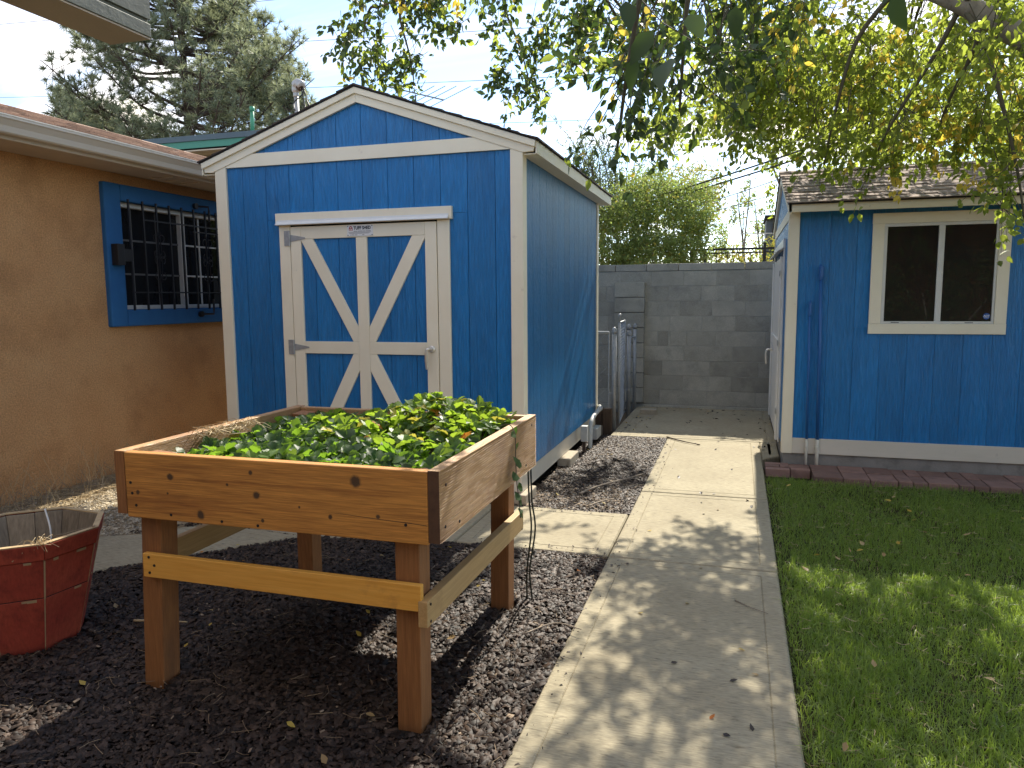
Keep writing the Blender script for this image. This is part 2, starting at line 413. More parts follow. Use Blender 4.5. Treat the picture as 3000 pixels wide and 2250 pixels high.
def inst(base, faces, pos, Rm, s):
    """many copies of a small shape as one vertex/face array"""
    N, k = len(pos), len(base)
    s = np.asarray(s, float)
    if s.ndim == 1: s = s[:, None]
    b = base[None] * (s[:, None, :] if s.shape[1] == 3 else s[:, :, None])
    V = np.einsum('nij,nkj->nki', Rm, b) + pos[:, None, :]
    F = (faces[None] + (np.arange(N) * k)[:, None, None]).reshape(-1, faces.shape[1])
    return V.reshape(-1, 3), F
def frames(z, spin=None):
    """rotation matrices whose local Z is the given direction"""
    z = z / (np.linalg.norm(z, axis=1)[:, None] + 1e-9)
    a = rng.normal(size=z.shape)
    x = a - z * np.sum(a * z, 1)[:, None]; x /= np.linalg.norm(x, axis=1)[:, None] + 1e-9
    y = np.cross(z, x)
    return np.stack([x, y, z], 2)
def frames_xz(x, z):
    """local X along x, local Z near z"""
    x = x / (np.linalg.norm(x, axis=1)[:, None] + 1e-9)
    z = z - x * np.sum(x * z, 1)[:, None]; z /= np.linalg.norm(z, axis=1)[:, None] + 1e-9
    return np.stack([x, np.cross(z, x), z], 2)
def copy_tree(o, parent=None):
    c = o.copy(); COL.objects.link(c)
    ORIG[c.name] = ORIG.get(o.name, Vector((0, 0, 0))).copy()
    if parent is not None: c.parent = parent
    for ch in list(o.children): copy_tree(ch, c)
    return c
def text(name, body, size, mt, parent, M4, ext=.0006, off=0., sx=1.):
    cu = bpy.data.curves.new(name, 'FONT'); cu.body = body; cu.size = size; cu.extrude = ext; cu.offset = off
    cu.align_x = 'CENTER'; cu.align_y = 'CENTER'
    cu.materials.append(mt)
    o = bpy.data.objects.new(name, cu); COL.objects.link(o)
    o.parent = parent
    me = bpy.data.meshes.new_from_object(o)
    bpy.data.objects.remove(o)
    o = link(name, me, parent)
    o.matrix_local = Matrix.Translation(-ORIG[parent.name]) @ M4 @ Matrix.Diagonal((sx, 1, 1, 1))
    return o
# ------------------------------------------------------------------ ground, beds, paths
def hnoise(x, y, s, seed=0):
    """cheap smooth 2-D noise"""
    r = np.random.default_rng(seed)
    out = np.zeros_like(x)
    for i in range(6):
        a, p = r.uniform(0, 6.28, 2); k = s * r.uniform(.6, 1.7)
        out += np.sin(k * (np.cos(a) * x + np.sin(a) * y) + p)
    return out / 6
def sheet(name, x0, x1, y0, y1, z, mt, step=.05, amp=.012, seed=1):
    nx, ny = int((x1 - x0) / step) + 1, int((y1 - y0) / step) + 1
    X, Y = np.meshgrid(np.linspace(x0, x1, nx), np.linspace(y0, y1, ny))
    Z = z + amp * hnoise(X, Y, 9, seed) + amp * .6 * hnoise(X, Y, 27, seed + 1)
    V = np.stack([X.ravel(), Y.ravel(), Z.ravel()], 1)
    i = np.arange(ny - 1)[:, None] * nx + np.arange(nx - 1)[None]
    F = np.stack([i, i + 1, i + nx + 1, i + nx], -1).reshape(-1, 4)
    o = link(name, mesh(name, V, F, mt, smooth=True))
    return struct(o)
g = link('ground', mesh('ground', [(-300, -300, -.09), (300, -300, -.09), (300, 300, -.09), (-300, 300, -.09)], [(0, 1, 2, 3)], m_ground)); struct(g)
sheet('mulch_bed', -6, -.6, -1.5, 4.3, -.03, m_soil, seed=2)
sheet('side_bed', -1.75, -.62, 4.88, 7.9, -.03, m_soil, seed=5)
sheet('gravel_bed', -5.06, -2.9, 3.2, 8.2, -.012, m_gravelbed, seed=8)
sheet('lawn', .2, 7.5, -1.5, 6.33, -.035, m_lawn, seed=11)

XL, XR = -.676, .24
slab_path = link('concrete_path', mesh('concrete_path', *box(XL + .04, XR - .04, -1.5, 9.9, -.085, -.06), m_conc)); struct(slab_path)
def slab(poly, grooves=()):
    """one poured slab: rounded top edge, tooled line just inside the edge"""
    c = np.mean(poly, 0)
    def inset(d):
        n = len(poly); out = []
        for i in range(n):
            p0, p1, p2 = (np.array(poly[(i + k) % n], float) for k in (-1, 0, 1))
            a = (p1 - p0) / np.linalg.norm(p1 - p0); b = (p2 - p1) / np.linalg.norm(p2 - p1)
            na, nb = np.array([-a[1], a[0]]), np.array([-b[1], b[0]])
            v = na + nb; v /= max(.25, (v @ na))
            out.append(p1 + v * d)
        return out
    rings = [(0, -.09), (0, -.012), (.008, -.002), (.02, 0), (.085, 0), (.089, -.004), (.093, 0)]
    V, F, n = [], [], len(poly)
    for d, z in rings:
        V += [(p[0], p[1], z) for p in inset(d)]
    for r in range(len(rings) - 1):
        for j in range(n):
            F.append((r * n + j, r * n + (j + 1) % n, (r + 1) * n + (j + 1) % n, (r + 1) * n + j))
    F.append(tuple(range((len(rings) - 1) * n, len(rings) * n)))
    return obj('slab', (np.array(V), F), m_conc, slab_path)
for a, b in ((-1.5, 1.15), (1.156, 4.08), (4.086, 5.57), (5.576, 7.79)):
    slab([(XL, a), (XR if b < 7 else XR, a), (XR, b), (XL, b)])
slab([(-1.28, 7.796), (XR - .006, 7.796), (XR - .006, 7.05), (.41, 7.17), (.41, 9.99), (-1.28, 9.99)][0:2] + [(XR + .17, 7.796), (.40, 9.99), (-1.28, 9.99)])
slab([(XR + .003, 6.97), (.40, 7.16), (.40, 7.79), (XR + .003, 7.79)])
cross = link('cross_path', mesh('cross_path', *box(-2.4, XL - .05, 4.12, 4.9, -.085, -.06), m_conc)); struct(cross)
_sp = slab_path; slab_path = cross
slab([(-1.62, 4.09), (XL - .006, 4.09), (XL - .006, 4.945), (-1.62, 4.945)])
slab([(-2.58, 3.94), (-1.626, 4.09), (-1.626, 4.945), (-3.0, 4.93), (-3.18, 4.0)])
slab([(-5.0, 2.55), (-3.83, 2.93), (-3.36, 3.09), (-2.586, 3.937), (-3.186, 3.997), (-3.43, 3.90), (-3.57, 3.71), (-4.32, 3.33), (-5.0, 3.1)])
slab_path = _sp
PATHS = [[(XL, -2), (XR, -2), (XR, 10), (XL, 10)], [(-1.3, 7.79), (.4, 7.79), (.4, 10), (-1.3, 10)], [(-3.0, 4.93), (-3.18, 4.0), (-2.58, 3.94), (-1.62, 4.09), (XL, 4.09), (XL, 4.95)],
         [(-5.0, 2.55), (-3.83, 2.93), (-3.36, 3.09), (-2.586, 3.937), (-3.186, 3.997), (-3.43, 3.90), (-3.57, 3.71), (-4.32, 3.33), (-5.0, 3.1)]]
def inside(P, poly):
    x, y = P[:, 0], P[:, 1]; c = np.zeros(len(P), bool); n = len(poly)
    for i in range(n):
        (x1, y1), (x2, y2) = poly[i], poly[(i + 1) % n]
        c ^= ((y1 > y) != (y2 > y)) & (x < (x2 - x1) * (y - y1) / (y2 - y1 + 1e-12) + x1)
    return c
def onpath(P):
    c = np.zeros(len(P), bool)
    for p in PATHS: c |= inside(P, p)
    return c
BAR_C = np.array([-2.996, 2.418])
LEGS = [(-2.145, 2.25), (-1.052, 2.245), (-2.145, 3.345), (-1.052, 3.3)]
def blocked(P):
    c = np.hypot(P[:, 0] - BAR_C[0], P[:, 1] - BAR_C[1]) < .22
    for lx, ly in LEGS: c |= (abs(P[:, 0] - lx) < .06) & (abs(P[:, 1] - ly) < .06)
    c |= (P[:, 0] < -1.47) & (P[:, 1] > 5.0) & (P[:, 0] > -3.95)
    return c

# mulch chips: flat wedge-shaped bark and crushed-rock flakes
chip_b = np.array([(-.5, -.35, 0), (.45, -.42, 0), (.55, .3, 0), (-.4, .42, 0), (-.25, -.06, .5), (.3, .05, .42)], float)
chip_t = np.array([(0, 1, 5), (0, 5, 4), (2, 3, 4), (2, 4, 5), (1, 2, 5), (3, 0, 4)])
def scatter(n, x0, x1, y0, y1, keep):
    P = np.stack([rng.uniform(x0, x1, n), rng.uniform(y0, y1, n)], 1)
    return P[keep(P)]
def chips(name, P, z0, sz, mt, tilt=.35, zs=1., kind='stuff'):
    n = len(P)
    z = rng.normal(size=(n, 3)) * tilt; z[:, 2] = 1
    pos = np.c_[P, z0 + rng.uniform(-.004, .012, n)]
    s = (sz[0] + (sz[1] - sz[0]) * rng.uniform(0, 1, n) ** 2.4)[:, None] * np.c_[rng.uniform(.7, 1.6, n), rng.uniform(.5, 1.0, n), zs * rng.uniform(.35, .8, n)]
    V, F = inst(chip_b, chip_t, pos, frames(z), s)
    o = link(name, mesh(name, V, F, mt)); struct(o, kind); return o
def bedz(P): return -.03 + .012 * hnoise(P[:, 0], P[:, 1], 9, 2)
near = scatter(150000, -4.2, -.66, .9, 4.15, lambda P: ~onpath(P) & ~blocked(P) & ~((P[:, 0] < -3.35) & (P[:, 1] > 3.3)))
tag(chips('mulch_chips', near, -.016, (.0085, .036), m_chip), 'dark brown crushed mulch chips covering the bed under the planter', 'mulch')
side = scatter(32000, -1.5, -.66, 4.93, 7.85, lambda P: ~onpath(P) & ~blocked(P))
tag(chips('bark_mulch', side, -.016, (.009, .032), m_chip), 'dark mulch chips in the narrow bed beside the tall blue shed', 'mulch')
pale = np.concatenate([scatter(2600, -1.5, -.75, 4.95, 6.6, lambda P: ~onpath(P) & ~blocked(P) & (rng.random(len(P)) < np.clip(1.15 - (P[:, 1] - 4.95) * .85 - (P[:, 0] + 1.4) * .5, .05, 1))),
                       scatter(300, -1.45, -.75, 6.6, 7.7, lambda P: ~onpath(P)), scatter(420, -3.8, -.7, 1., 4.1, lambda P: ~onpath(P) & ~blocked(P))])
tag(chips('pale_wood_chips', pale, -.004, (.009, .024), m_chip_l, zs=.6), 'pale broken wood chips scattered over the dark mulch', 'wood chips')
peb = scatter(26000, -5.05, -3.05, 3.2, 5.6, lambda P: ~onpath(P) & ((P[:, 0] < -3.55) | (P[:, 1] > 4.1)))
tag(chips('tan_gravel', peb, -.004, (.008, .02), m_pebble, zs=1.2), 'sunlit tan gravel along the foot of the brown stucco house', 'gravel')
dk = scatter(5000, -4.6, -3.2, 3.35, 4.3, lambda P: ~onpath(P) & (hnoise(P[:, 0], P[:, 1], 5, 33) + (P[:, 0] + 3.9) * .9 > .05))
tag(chips('loose_mulch', dk, .002, (.012, .026), m_chip), 'loose dark mulch spilling over the gravel behind the diagonal path', 'mulch')

sp_ = np.concatenate([np.c_[XL + np.abs(rng.normal(0, .06, 260)) + .005, rng.uniform(1., 7.7, 260)], np.c_[rng.uniform(-1.5, -.7, 70), 4.10 + np.abs(rng.normal(0, .05, 70))], np.c_[rng.uniform(-1.4, -.7, 60), 4.93 - np.abs(rng.normal(0, .05, 60))]])
tag(chips('spilled_chips', sp_, -.002, (.005, .018), m_chip), 'dark mulch crumbs spilled onto the edge of the concrete path', 'mulch crumbs')
# twig and straw litter
def threads(name, P, mt, L=(.03, .12), r=.0012, z0=.0):
    gs_V, gs_F, n0 = [], [], 0
    n = len(P); a = rng.uniform(0, 6.28, n); l = rng.uniform(*L, n); bend = rng.normal(size=n) * .35
    rr = r * rng.uniform(.6, 1.6, n)
    t = np.array([-.5, 0, .5])
    for k in range(3):
        pass
    V = np.zeros((n, 3, 3, 3))
    for i, tt in enumerate(t):
        cx = P[:, 0] + np.cos(a) * tt * l - np.sin(a) * bend * l * (.25 - tt * tt)
        cy_ = P[:, 1] + np.sin(a) * tt * l + np.cos(a) * bend * l * (.25 - tt * tt)
        cz = z0 + rng.uniform(0, .012, n)
        for j in range(3):
            th = 2.1 * j
            V[:, i, j] = np.stack([cx - np.sin(a) * np.cos(th) * rr, cy_ + np.cos(a) * np.cos(th) * rr, cz + np.sin(th) * rr], 1)
    base = np.arange(n)[:, None] * 9
    q = []
    for i in range(2):
        for j in range(3):
            q.append(np.c_[base + i * 3 + j, base + i * 3 + (j + 1) % 3, base + (i + 1) * 3 + (j + 1) % 3, base + (i + 1) * 3 + j])
    F = np.concatenate(q)
    o = link(name, mesh(name, V.reshape(-1, 3), F, mt)); struct(o, 'stuff'); return o
P = np.concatenate([scatter(900, -4.0, -.68, .95, 4.1, lambda P: ~onpath(P)), scatter(380, -1.5, -.66, 5., 7.8, lambda P: ~onpath(P))])
tag(threads('twig_litter', P, m_litter, (.02, .09), .0009, .004), 'thin dry twigs and stems lying across the dark mulch', 'twigs')
P = scatter(1500, -5.0, -4.2, 3.3, 5.3, lambda P: (P[:, 0] < -4.55 + .3 * hnoise(P[:, 0], P[:, 1], 6, 3)))
tag(threads('dry_straw', P, m_straw, (.05, .22), .0016, .012), 'matted dry straw along the bottom of the stucco wall', 'straw')
# standing dry weeds along the wall
def weeds(name, roots, h, mt, r=.0014, lean=.3):
    gs = []
    for (x, y) in roots:
        hh = random.uniform(*h); dx, dy = random.gauss(0, lean) * hh, random.gauss(0, lean) * hh
        pts = [(x + dx * t * t, y + dy * t * t + .02 * math.sin(4 * t + x * 50), hh * t - .02) for t in np.linspace(0, 1, 6)]
        gs.append(tube(pts, [r * (1.2 - .7 * t) for t in np.linspace(0, 1, 6)], 4, caps=False))
        if random.random() < .5:
            p = np.array(pts[3]); gs.append(tube([p, p + (random.gauss(0, .05), random.gauss(0, .05), .08)], r * .6, 3, caps=False))
    o = obj(name, join(*gs), mt); struct(o, 'stuff'); return o
rts = [(random.uniform(-5.0, -4.62), random.uniform(3.6, 6.2)) for _ in range(95)] + [(random.uniform(-4.9, -4.0), random.uniform(4.7, 5.2)) for _ in range(25)]
tag(weeds('dry_weeds', rts, (.12, .46), m_straw), 'thin dry weed stems standing against the brown stucco wall', 'weeds')
rts = [(random.uniform(-5.0, -4.55), random.uniform(3.5, 4.9)) for _ in range(110)]
tag(weeds('dry_bush', rts, (.08, .2), m_stick, .0016, .6), 'tangle of grey dead stalks at the foot of the wall', 'weeds')

# grass
def blades(name, P, h, w, mt, lean=.5):
    n = len(P); a = rng.uniform(0, 6.28, n); hh = rng.uniform(*h, n) * (.75 + .5 * (hnoise(P[:, 0], P[:, 1], 7, 4) + .5)); ww = rng.uniform(*w, n)
    ld = np.abs(rng.normal(0, lean, n)); la = rng.uniform(0, 6.28, n)
    lx, ly = np.cos(la) * ld * hh, np.sin(la) * ld * hh
    px, py = np.cos(a) * ww / 2, np.sin(a) * ww / 2
    z0 = -.035 + .012 * hnoise(P[:, 0], P[:, 1], 9, 11)
    V = np.zeros((n, 5, 3))
    V[:, 0] = np.stack([P[:, 0] - px, P[:, 1] - py, z0], 1); V[:, 1] = np.stack([P[:, 0] + px, P[:, 1] + py, z0], 1)
    mxp, myp, mz = P[:, 0] + lx * .35, P[:, 1] + ly * .35, z0 + hh * .55
    V[:, 2] = np.stack([mxp + px * .8, myp + py * .8, mz], 1); V[:, 3] = np.stack([mxp - px * .8, myp - py * .8, mz], 1)
    V[:, 4] = np.stack([P[:, 0] + lx, P[:, 1] + ly, z0 + hh * np.clip(1 - ld * .35, .25, 1)], 1)
    b = np.arange(n)[:, None] * 5
    F = np.concatenate([np.c_[b, b + 1, b + 2], np.c_[b, b + 2, b + 3], np.c_[b + 3, b + 2, b + 4]])
    o = link(name, mesh(name, V.reshape(-1, 3), F, mt)); struct(o, 'stuff'); return o
def lawn_keep(P):
    d = .5 + hnoise(P[:, 0], P[:, 1], 3.2, 21) * .9 + .35 * hnoise(P[:, 0], P[:, 1], 9, 22)
    bare = np.hypot((P[:, 0] - 1.62) / .28, (P[:, 1] - 3.75) / .2) < 1
    bare |= np.hypot((P[:, 0] - 1.2) / .22, (P[:, 1] - 2.35) / .10) < 1
    edge = (P[:, 0] < .30 + .05 * hnoise(P[:, 0], P[:, 1], 14, 5)) & (rng.random(len(P)) < .5)
    return (rng.random(len(P)) < np.clip(.62 + d * .5, .3, 1)) & ~(bare & (rng.random(len(P)) < .85)) & ~edge
P = np.concatenate([scatter(105000, .25, 2.6, 1.3, 4.2, lawn_keep), scatter(75000, .25, 4.2, 4.0, 6.30, lawn_keep)])
tag(blades('lawn_grass', P, (.030, .072), (.0022, .0046), l_grass, 1.05), 'green lawn grass between the path and the small blue shed', 'grass')
P = scatter(1500, .25, 2.4, 1.3, 6.2, lambda P: rng.random(len(P)) < .8)
tag(threads('lawn_thatch', P, m_straw, (.02, .06), .0009, .0), 'dry straw and clippings lying in the lawn', 'straw')

# brick edging beside the small shed
be = thing('brick_edging', 'row of reddish clay pavers between the lawn and the small shed', 'paving', (.3, 6.55, 0))
def brick(x0, x1, y0, y1, z):
    dz = random.uniform(-.004, .004)
    obj('brick', box(x0 + .003, x1 - .003, y0 + .003, y1 - .003, -.06, z + dz), m_brick, be, bev=.005, center=True)
for r, (y0, y1) in enumerate(((6.33, 6.41), (6.41, 6.49))): pass
for r in range(3):
    y0 = 6.545 + r * .088
    x = .255 + (0 if r % 2 else -.0)
    for w in ((.12, .24) if r % 2 else (.2, .16)):
        brick(x, x + w, y0, y0 + .085, .012); x += w
x = .62
pat = [.22, .2, .2, .105, .105, .21, .105, .105, .21, .21, .105, .105, .2, .21, .105, .105, .2]
for i in range(len(pat)):
    w = pat[i]
    if w > .15:
        for k in range(2): brick(x, x + w, 6.335 + k * .232, 6.335 + k * .232 + .228, .012)
    else:
        for k in range(2): brick(x, x + w, 6.335 + k * .232, 6.335 + k * .232 + .228, .012)
    x += w

# ------------------------------------------------------------------ tall shed
TX0, TX1, TY, TYR = -3.939, -1.439, 5.024, 7.93
TXC = (TX0 + TX1) / 2 - .006
ZR, SL = 3.002, .342
def zr(x): return ZR - SL * abs(x - TXC)
shed = thing('tall_shed', 'tall blue storage shed with cream trim and a gabled front door', 'shed', (TXC, TY, 0))
obj('wall', prism([(TX0 + .03, .2), (TX1 - .03, .2), (TX1 - .03, 2.42), (TXC, 2.86), (TX0 + .03, 2.42)], 'y', TY + .034, TYR - .02), m_core, shed)
def clip_roof(xa, xb, zb, off=.10):
    """plank top edge follows the roof"""
    top = lambda x: zr(x) - off
    p = [(xa, zb), (xb, zb)]
    if top(xb) > zb: p.append((xb, top(xb)))
    if xa < TXC < xb: p.append((TXC, top(TXC)))
    if top(xa) > zb: p.append((xa, top(xa)))
    return p
gx = [-1.851 + .2057 * k for k in range(-12, 4)]
gx = [g for g in gx if TX0 + .05 < g < TX1 - .05]
edges = [TX0 + .04] + gx + [TX1 - .04]
GAP = .0019
YF = TY + .020
for a, b in zip(edges[:-1], edges[1:]):
    a2, b2 = a + GAP, b - GAP
    d0, d1 = -3.36, -2.01
    if b2 > d0 and a2 < d1:
        obj('siding_plank', prism([(a2, 2.075), (b2, 2.075), (b2, 2.53), (a2, 2.53)], 'y', YF, YF + .012), m_siding, shed)
        if a2 < d0: obj('siding_plank', prism([(a2, .215), (d0, .215), (d0, 2.073), (a2, 2.073)], 'y', YF, YF + .012), m_siding, shed)
        if b2 > d1: obj('siding_plank', prism([(d1, .215), (b2, .215), (b2, 2.073), (d1, 2.073)], 'y', YF, YF + .012), m_siding, shed)
    else:
        obj('siding_plank', prism([(a2, .215), (b2, .215), (b2, 2.50), (a2, 2.50)], 'y', YF, YF + .012), m_siding, shed)
    gp = clip_roof(a2, b2, 2.555)
    if len(gp) >= 3:
        obj('gable_plank', prism(gp, 'y', YF + .0005, YF + .012), m_siding, shed)
# side planks
gy = [5.118 + .2057 * k for k in range(0, 15)]
gy = [g for g in gy if g < TYR - .05]
for a, b in zip(gy, gy[1:] + [TYR - .06]):
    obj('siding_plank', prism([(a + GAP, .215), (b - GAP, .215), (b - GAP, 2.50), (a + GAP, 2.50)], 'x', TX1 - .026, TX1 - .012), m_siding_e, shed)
# trim
obj('corner_trim', prism([(TX0, .2), (TX0 + .1, .2), (TX0 + .1, zr(TX0 + .1) - .112), (TX0, zr(TX0) - .112)], 'y', TY, TY + .019), m_trim, shed, bev=.002)
obj('corner_trim', prism([(TX1 - .09, .2), (TX1, .2), (TX1, zr(TX1) - .112), (TX1 - .09, zr(TX1 - .09) - .112)], 'y', TY, TY + .019), m_trim, shed, bev=.002)
obj('corner_trim', box(TX1 - .018, TX1, TY + .0195, TY + .10, .2, 2.47), m_trim, shed, bev=.002)
obj('corner_trim', box(TX1 - .02, TX1 - .001, TYR - .06, TYR + .02, .2, 2.47), m_trim, shed, bev=.002)
zb = lambda x: zr(x) - .112
x_ = TX0 + .1
bl, brr = TX0 + .102, TX1 - .092
xl_top = TXC - (ZR - .112 - 2.582) / SL; xr_top = TXC + (ZR - .112 - 2.582) / SL
obj('tie_beam', prism([(bl, 2.484), (brr, 2.484), (brr, zb(brr) - .002), (xr_top, 2.580), (xl_top, 2.580), (bl, zb(bl) - .002)], 'y', TY + .001, TY + .018), m_trim, shed, bev=.0015)
for s in (-1, 1):
    xe = TXC + s * 1.262; xt = TXC + s * 1.34
    obj('rake_board', prism([(TXC, ZR - .115), (TXC, ZR - .056), (xt, zr(xt) - .056), (xt - s * .008, zr(xt) - .085), (xe, zr(xe) - .115)], 'y', TY - .006, TY + .0185), m_trim, shed, bev=.002)
    xo = TXC + s * 1.352
    obj('rake_fascia', prism([(TXC, ZR - .055), (TXC, ZR - .012), (xo, zr(xo) - .012), (xo - s * .006, zr(xo) - .055)], 'y', TY - .024, TY + .0185), m_trim, shed, bev=.002)
    xo = TXC + s * 1.366
    obj('roof_deck', prism([(TXC, ZR - .011), (TXC, ZR - .002), (xo, zr(xo) - .002), (xo, zr(xo) - .011)], 'y', TY - .03, 8.11), m_dark, shed)
    # overlapping shingle courses
    rf = []
    nc = 10
    for k in range(nc):
        xa = TXC + s * 1.375 * (k / nc); xb = TXC + s * 1.375 * ((k + 1) / nc)
        rf.append(prism([(xa, zr(xa) - .001), (xa, zr(xa) + .003), (xb, zr(xb) + .011), (xb, zr(xb) - .001)], 'y', TY - .036 + random.uniform(-.004, .004), 8.13))
    o = obj('shingle_course', rf[0], m_shingle_d, shed)
    for gk in rf[1:]: obj('shingle_course', gk, m_shingle_d, shed)
    xf = TXC + s * 1.348
    obj('eave_fascia', box(min(xf, xf + s * .012), max(xf, xf + s * .012), TY - .004, 8.1, zr(xf) - .1, zr(xf) - .014), m_trim, shed, bev=.0015)
    xs = TXC + s * 1.243
    obj('soffit', box(min(xs, xf), max(xs, xf), TY + .02, 8.09, zr(xf) - .099, zr(xf) - .09), m_trim, shed)
obj('ridge_cap', prism([(TXC - .1, zr(TXC + .1) + .011), (TXC, ZR + .012), (TXC + .1, zr(TXC + .1) + .011), (TXC, ZR + .004)], 'y', TY - .034, 8.13), m_shingle_d, shed)
# base
obj('floor_skid', box(TX1 - .05, TX1 - .022, TY + .008, TYR - .02, .07, .205), m_skirt, shed, bev=.003)
obj('floor_skid', box(TX0 + .05, TX1 - .052, TY + .01, TY + .05, .07, .205), m_skirt, shed, bev=.003)
obj('floor_skid', box(TX0 + .03, TX0 + .06, TY + .052, TYR - .02, .07, .205), m_skirt, shed)
obj('underfloor_shade', box(TX0 + .1, TX1 - .12, TY + .12, TYR - .2, -.05, .1), m_dark, shed)  # dark block put in as the shade under the shed floor
# door frame
obj('door_trim', box(-3.383, -3.290, TY, TY + .0185, .2, 2.028), m_trim, shed, bev=.002)
obj('door_trim', box(-2.079, -1.986, TY, TY + .0185, .2, 2.028), m_trim, shed, bev=.002)
obj('door_header', box(-3.404, -1.962, TY - .014, TY + .0185, 2.030, 2.120), m_trim, shed, bev=.003)
dc = prism([(TY - .015, 2.046), (TY - .040, 2.029), (TY - .043, 2.033), (TY - .018, 2.054), (TY - .0158, 2.068), (TY - .0145, 2.068)], 'x', -3.392, -1.984)
obj('drip_cap', dc, m_white, shed)
obj('door_gap', box(-3.289, -2.08, TY + .024, TY + .033, .2, 2.07), m_dark, shed)
DY = TY - .003
door = obj('door', box(-3.284, -2.085, TY + .018, TY + .0235, .24, 2.017), m_core, shed)
dg = [-3.196] + [g for g in gx if -3.19 < g < -2.18] + [-2.174]
for a, b in zip(dg[:-1], dg[1:]):
    obj('door_plank', box(a + GAP, b - GAP, TY + .0125, TY + .0175, .3, 1.95), m_siding, door)
tb = lambda n, g: obj(n, g, m_trim, door, bev=.002)
tb('stile', box(-3.284, -3.195, DY, TY + .0165, .24, 2.017)); tb('stile', box(-2.174, -2.085, DY, TY + .0165, .24, 2.017))
tb('top_rail', box(-3.194, -2.175, DY, TY + .0165, 1.924, 2.017)); tb('bottom_rail', box(-3.194, -2.175, DY, TY + .0165, .24, .33))
tb('center_post', box(-2.729, -2.640, DY, TY + .0165, .331, 1.923))
tb('mid_rail', box(-3.194, -2.730, DY, TY + .0165, 1.056, 1.148)); tb('mid_rail', box(-2.639, -2.175, DY, TY + .0165, 1.056, 1.148))
def br(p): tb('brace', prism(p, 'y', DY + .001, TY + .0165))
br([(-3.194, 1.923), (-3.093, 1.923), (-2.730, 1.256), (-2.730, 1.149), (-2.775, 1.149), (-3.194, 1.915)])
br([(-2.175, 1.923), (-2.276, 1.923), (-2.639, 1.256), (-2.639, 1.149), (-2.590, 1.149), (-2.175, 1.905)])
br([(-2.779, 1.055), (-2.730, 1.055), (-2.730, .93), (-3.05, .331), (-3.16, .331)])
br([(-2.588, 1.055), (-2.639, 1.055), (-2.639, .93), (-2.32, .331), (-2.21, .331)])
def hinge(zc):
    h = obj('hinge', box(-3.338, -3.299, TY - .006, TY - .001, zc - .056, zc + .056), m_galv, shed, bev=.001)
    obj('strap', prism([(-3.281, zc - .026), (-3.156, zc - .006), (-3.156, zc + .004), (-3.281, zc + .026)], 'y', DY - .005, DY - .001), m_galv, h)
    obj('knuckle', tube([(-3.290, TY - .009, zc - .056), (-3.290, TY - .009, zc + .056)], .008, 10), m_galv, h)
hinge(1.932); hinge(1.103); hinge(.42)
hd = obj('handle', lathe([(.0, -.004), (.026, -.002), (.026, .006), (.018, .014)], (0, 0, 0), 18), m_bright, None)
hd.matrix_world = Matrix.Translation((-2.135, DY - .001, 1.10)) @ Matrix.Rotation(math.pi / 2, 4, 'X')
hd.parent = shed; hd.matrix_parent_inverse = Matrix.Identity(4); hd.location = Vector((-2.135, DY - .001, 1.10)) - ORIG[shed.name]; hd.rotation_euler = (math.pi / 2, 0, 0)
ORIG[hd.name] = ORIG[shed.name].copy()
obj('door_lever', tube(curve([(-2.135, DY - .012, 1.10), (-2.145, DY - .040, 1.104), (-2.160, DY - .048, 1.085), (-2.163, DY - .044, 1.0), (-2.160, DY - .038, .955)], 6), [.009] * 6 + [.011] * 6 + [.012] * 6 + [.010] * 7, 10), m_bright, shed, smooth=True)
sp = obj('sign_plate', box(-2.797, -2.583, DY - .004, DY - .0005, 1.932, 2.012), m_plate, shed, bev=.001)
R90 = Matrix.Rotation(math.pi / 2, 4, 'X')
text('lettering', 'TUFF SHED', .033, m_black, sp, Matrix.Translation((-2.672, DY - .0048, 1.9895)) @ R90, off=.0011, sx=.86)
for k, (xa, xb) in enumerate(((-2.742, -2.712), (-2.708, -2.668), (-2.664, -2.648), (-2.644, -2.602))):
    obj('print_line', box(xa, xb, DY - .0046, DY - .0042, 1.965, 1.9695), m_grey, sp)
for k, z in enumerate((1.959, 1.954, 1.949)):
    obj('print_line', box(-2.785 + .004 * k, -2.597 - .01 * k, DY - .0046, DY - .0042, z, z + .0022), m_grey, sp)
for xa, xb in ((-2.770, -2.764), (-2.760, -2.738), (-2.734, -2.712), (-2.672, -2.654)):
    obj('print_line', box(xa, xb, DY - .0046, DY - .0042, 1.9385, 1.943), m_grey, sp)
lg = prism([(-2.780, 1.972), (-2.750, 1.972), (-2.750, 1.992), (-2.756, 2.002), (-2.765, 2.007), (-2.774, 2.002), (-2.780, 1.992)], 'y', DY - .0048, DY - .0042)
obj('barn_emblem', lg, m_redprint, sp)
obj('emblem_door', join(box(-2.775, -2.767, DY - .0052, DY - .0049, 1.974, 1.984), box(-2.763, -2.755, DY - .0052, DY - .0049, 1.974, 1.984), box(-2.771, -2.759, DY - .0052, DY - .0049, 1.990, 1.996)), m_plate, sp)
for px in (-2.789, -2.591):
    for pz in (1.939, 2.005):
        obj('screw', box(px - .003, px + .003, DY - .006, DY - .0042, pz - .003, pz + .003), m_dark, sp)

# paver blocks the shed stands on
pb = [((-1.50, 5.12, 0), .30, .17, 'tan concrete paver under the front corner of the tall shed', .20),
      ((-1.43, 6.42, 0), .36, .12, 'tan concrete paver halfway along the side of the tall shed', .0)]
for (x, y, z), ly, lx, lab, ra in pb:
    o = obj('paver_block', box(x - lx / 2, x + lx / 2, y - ly / 2, y + ly / 2, -.04, .068), m_paver, bev=.008)
    tag(o, lab, 'paver', 'concrete pavers under the tall shed')
o = obj('paver_block', box(-1.15, -.95, 9.3, 9.42, -.01, .062), m_paver, bev=.008); tag(o, 'loose tan paver lying on the concrete pad by the block wall', 'paver')
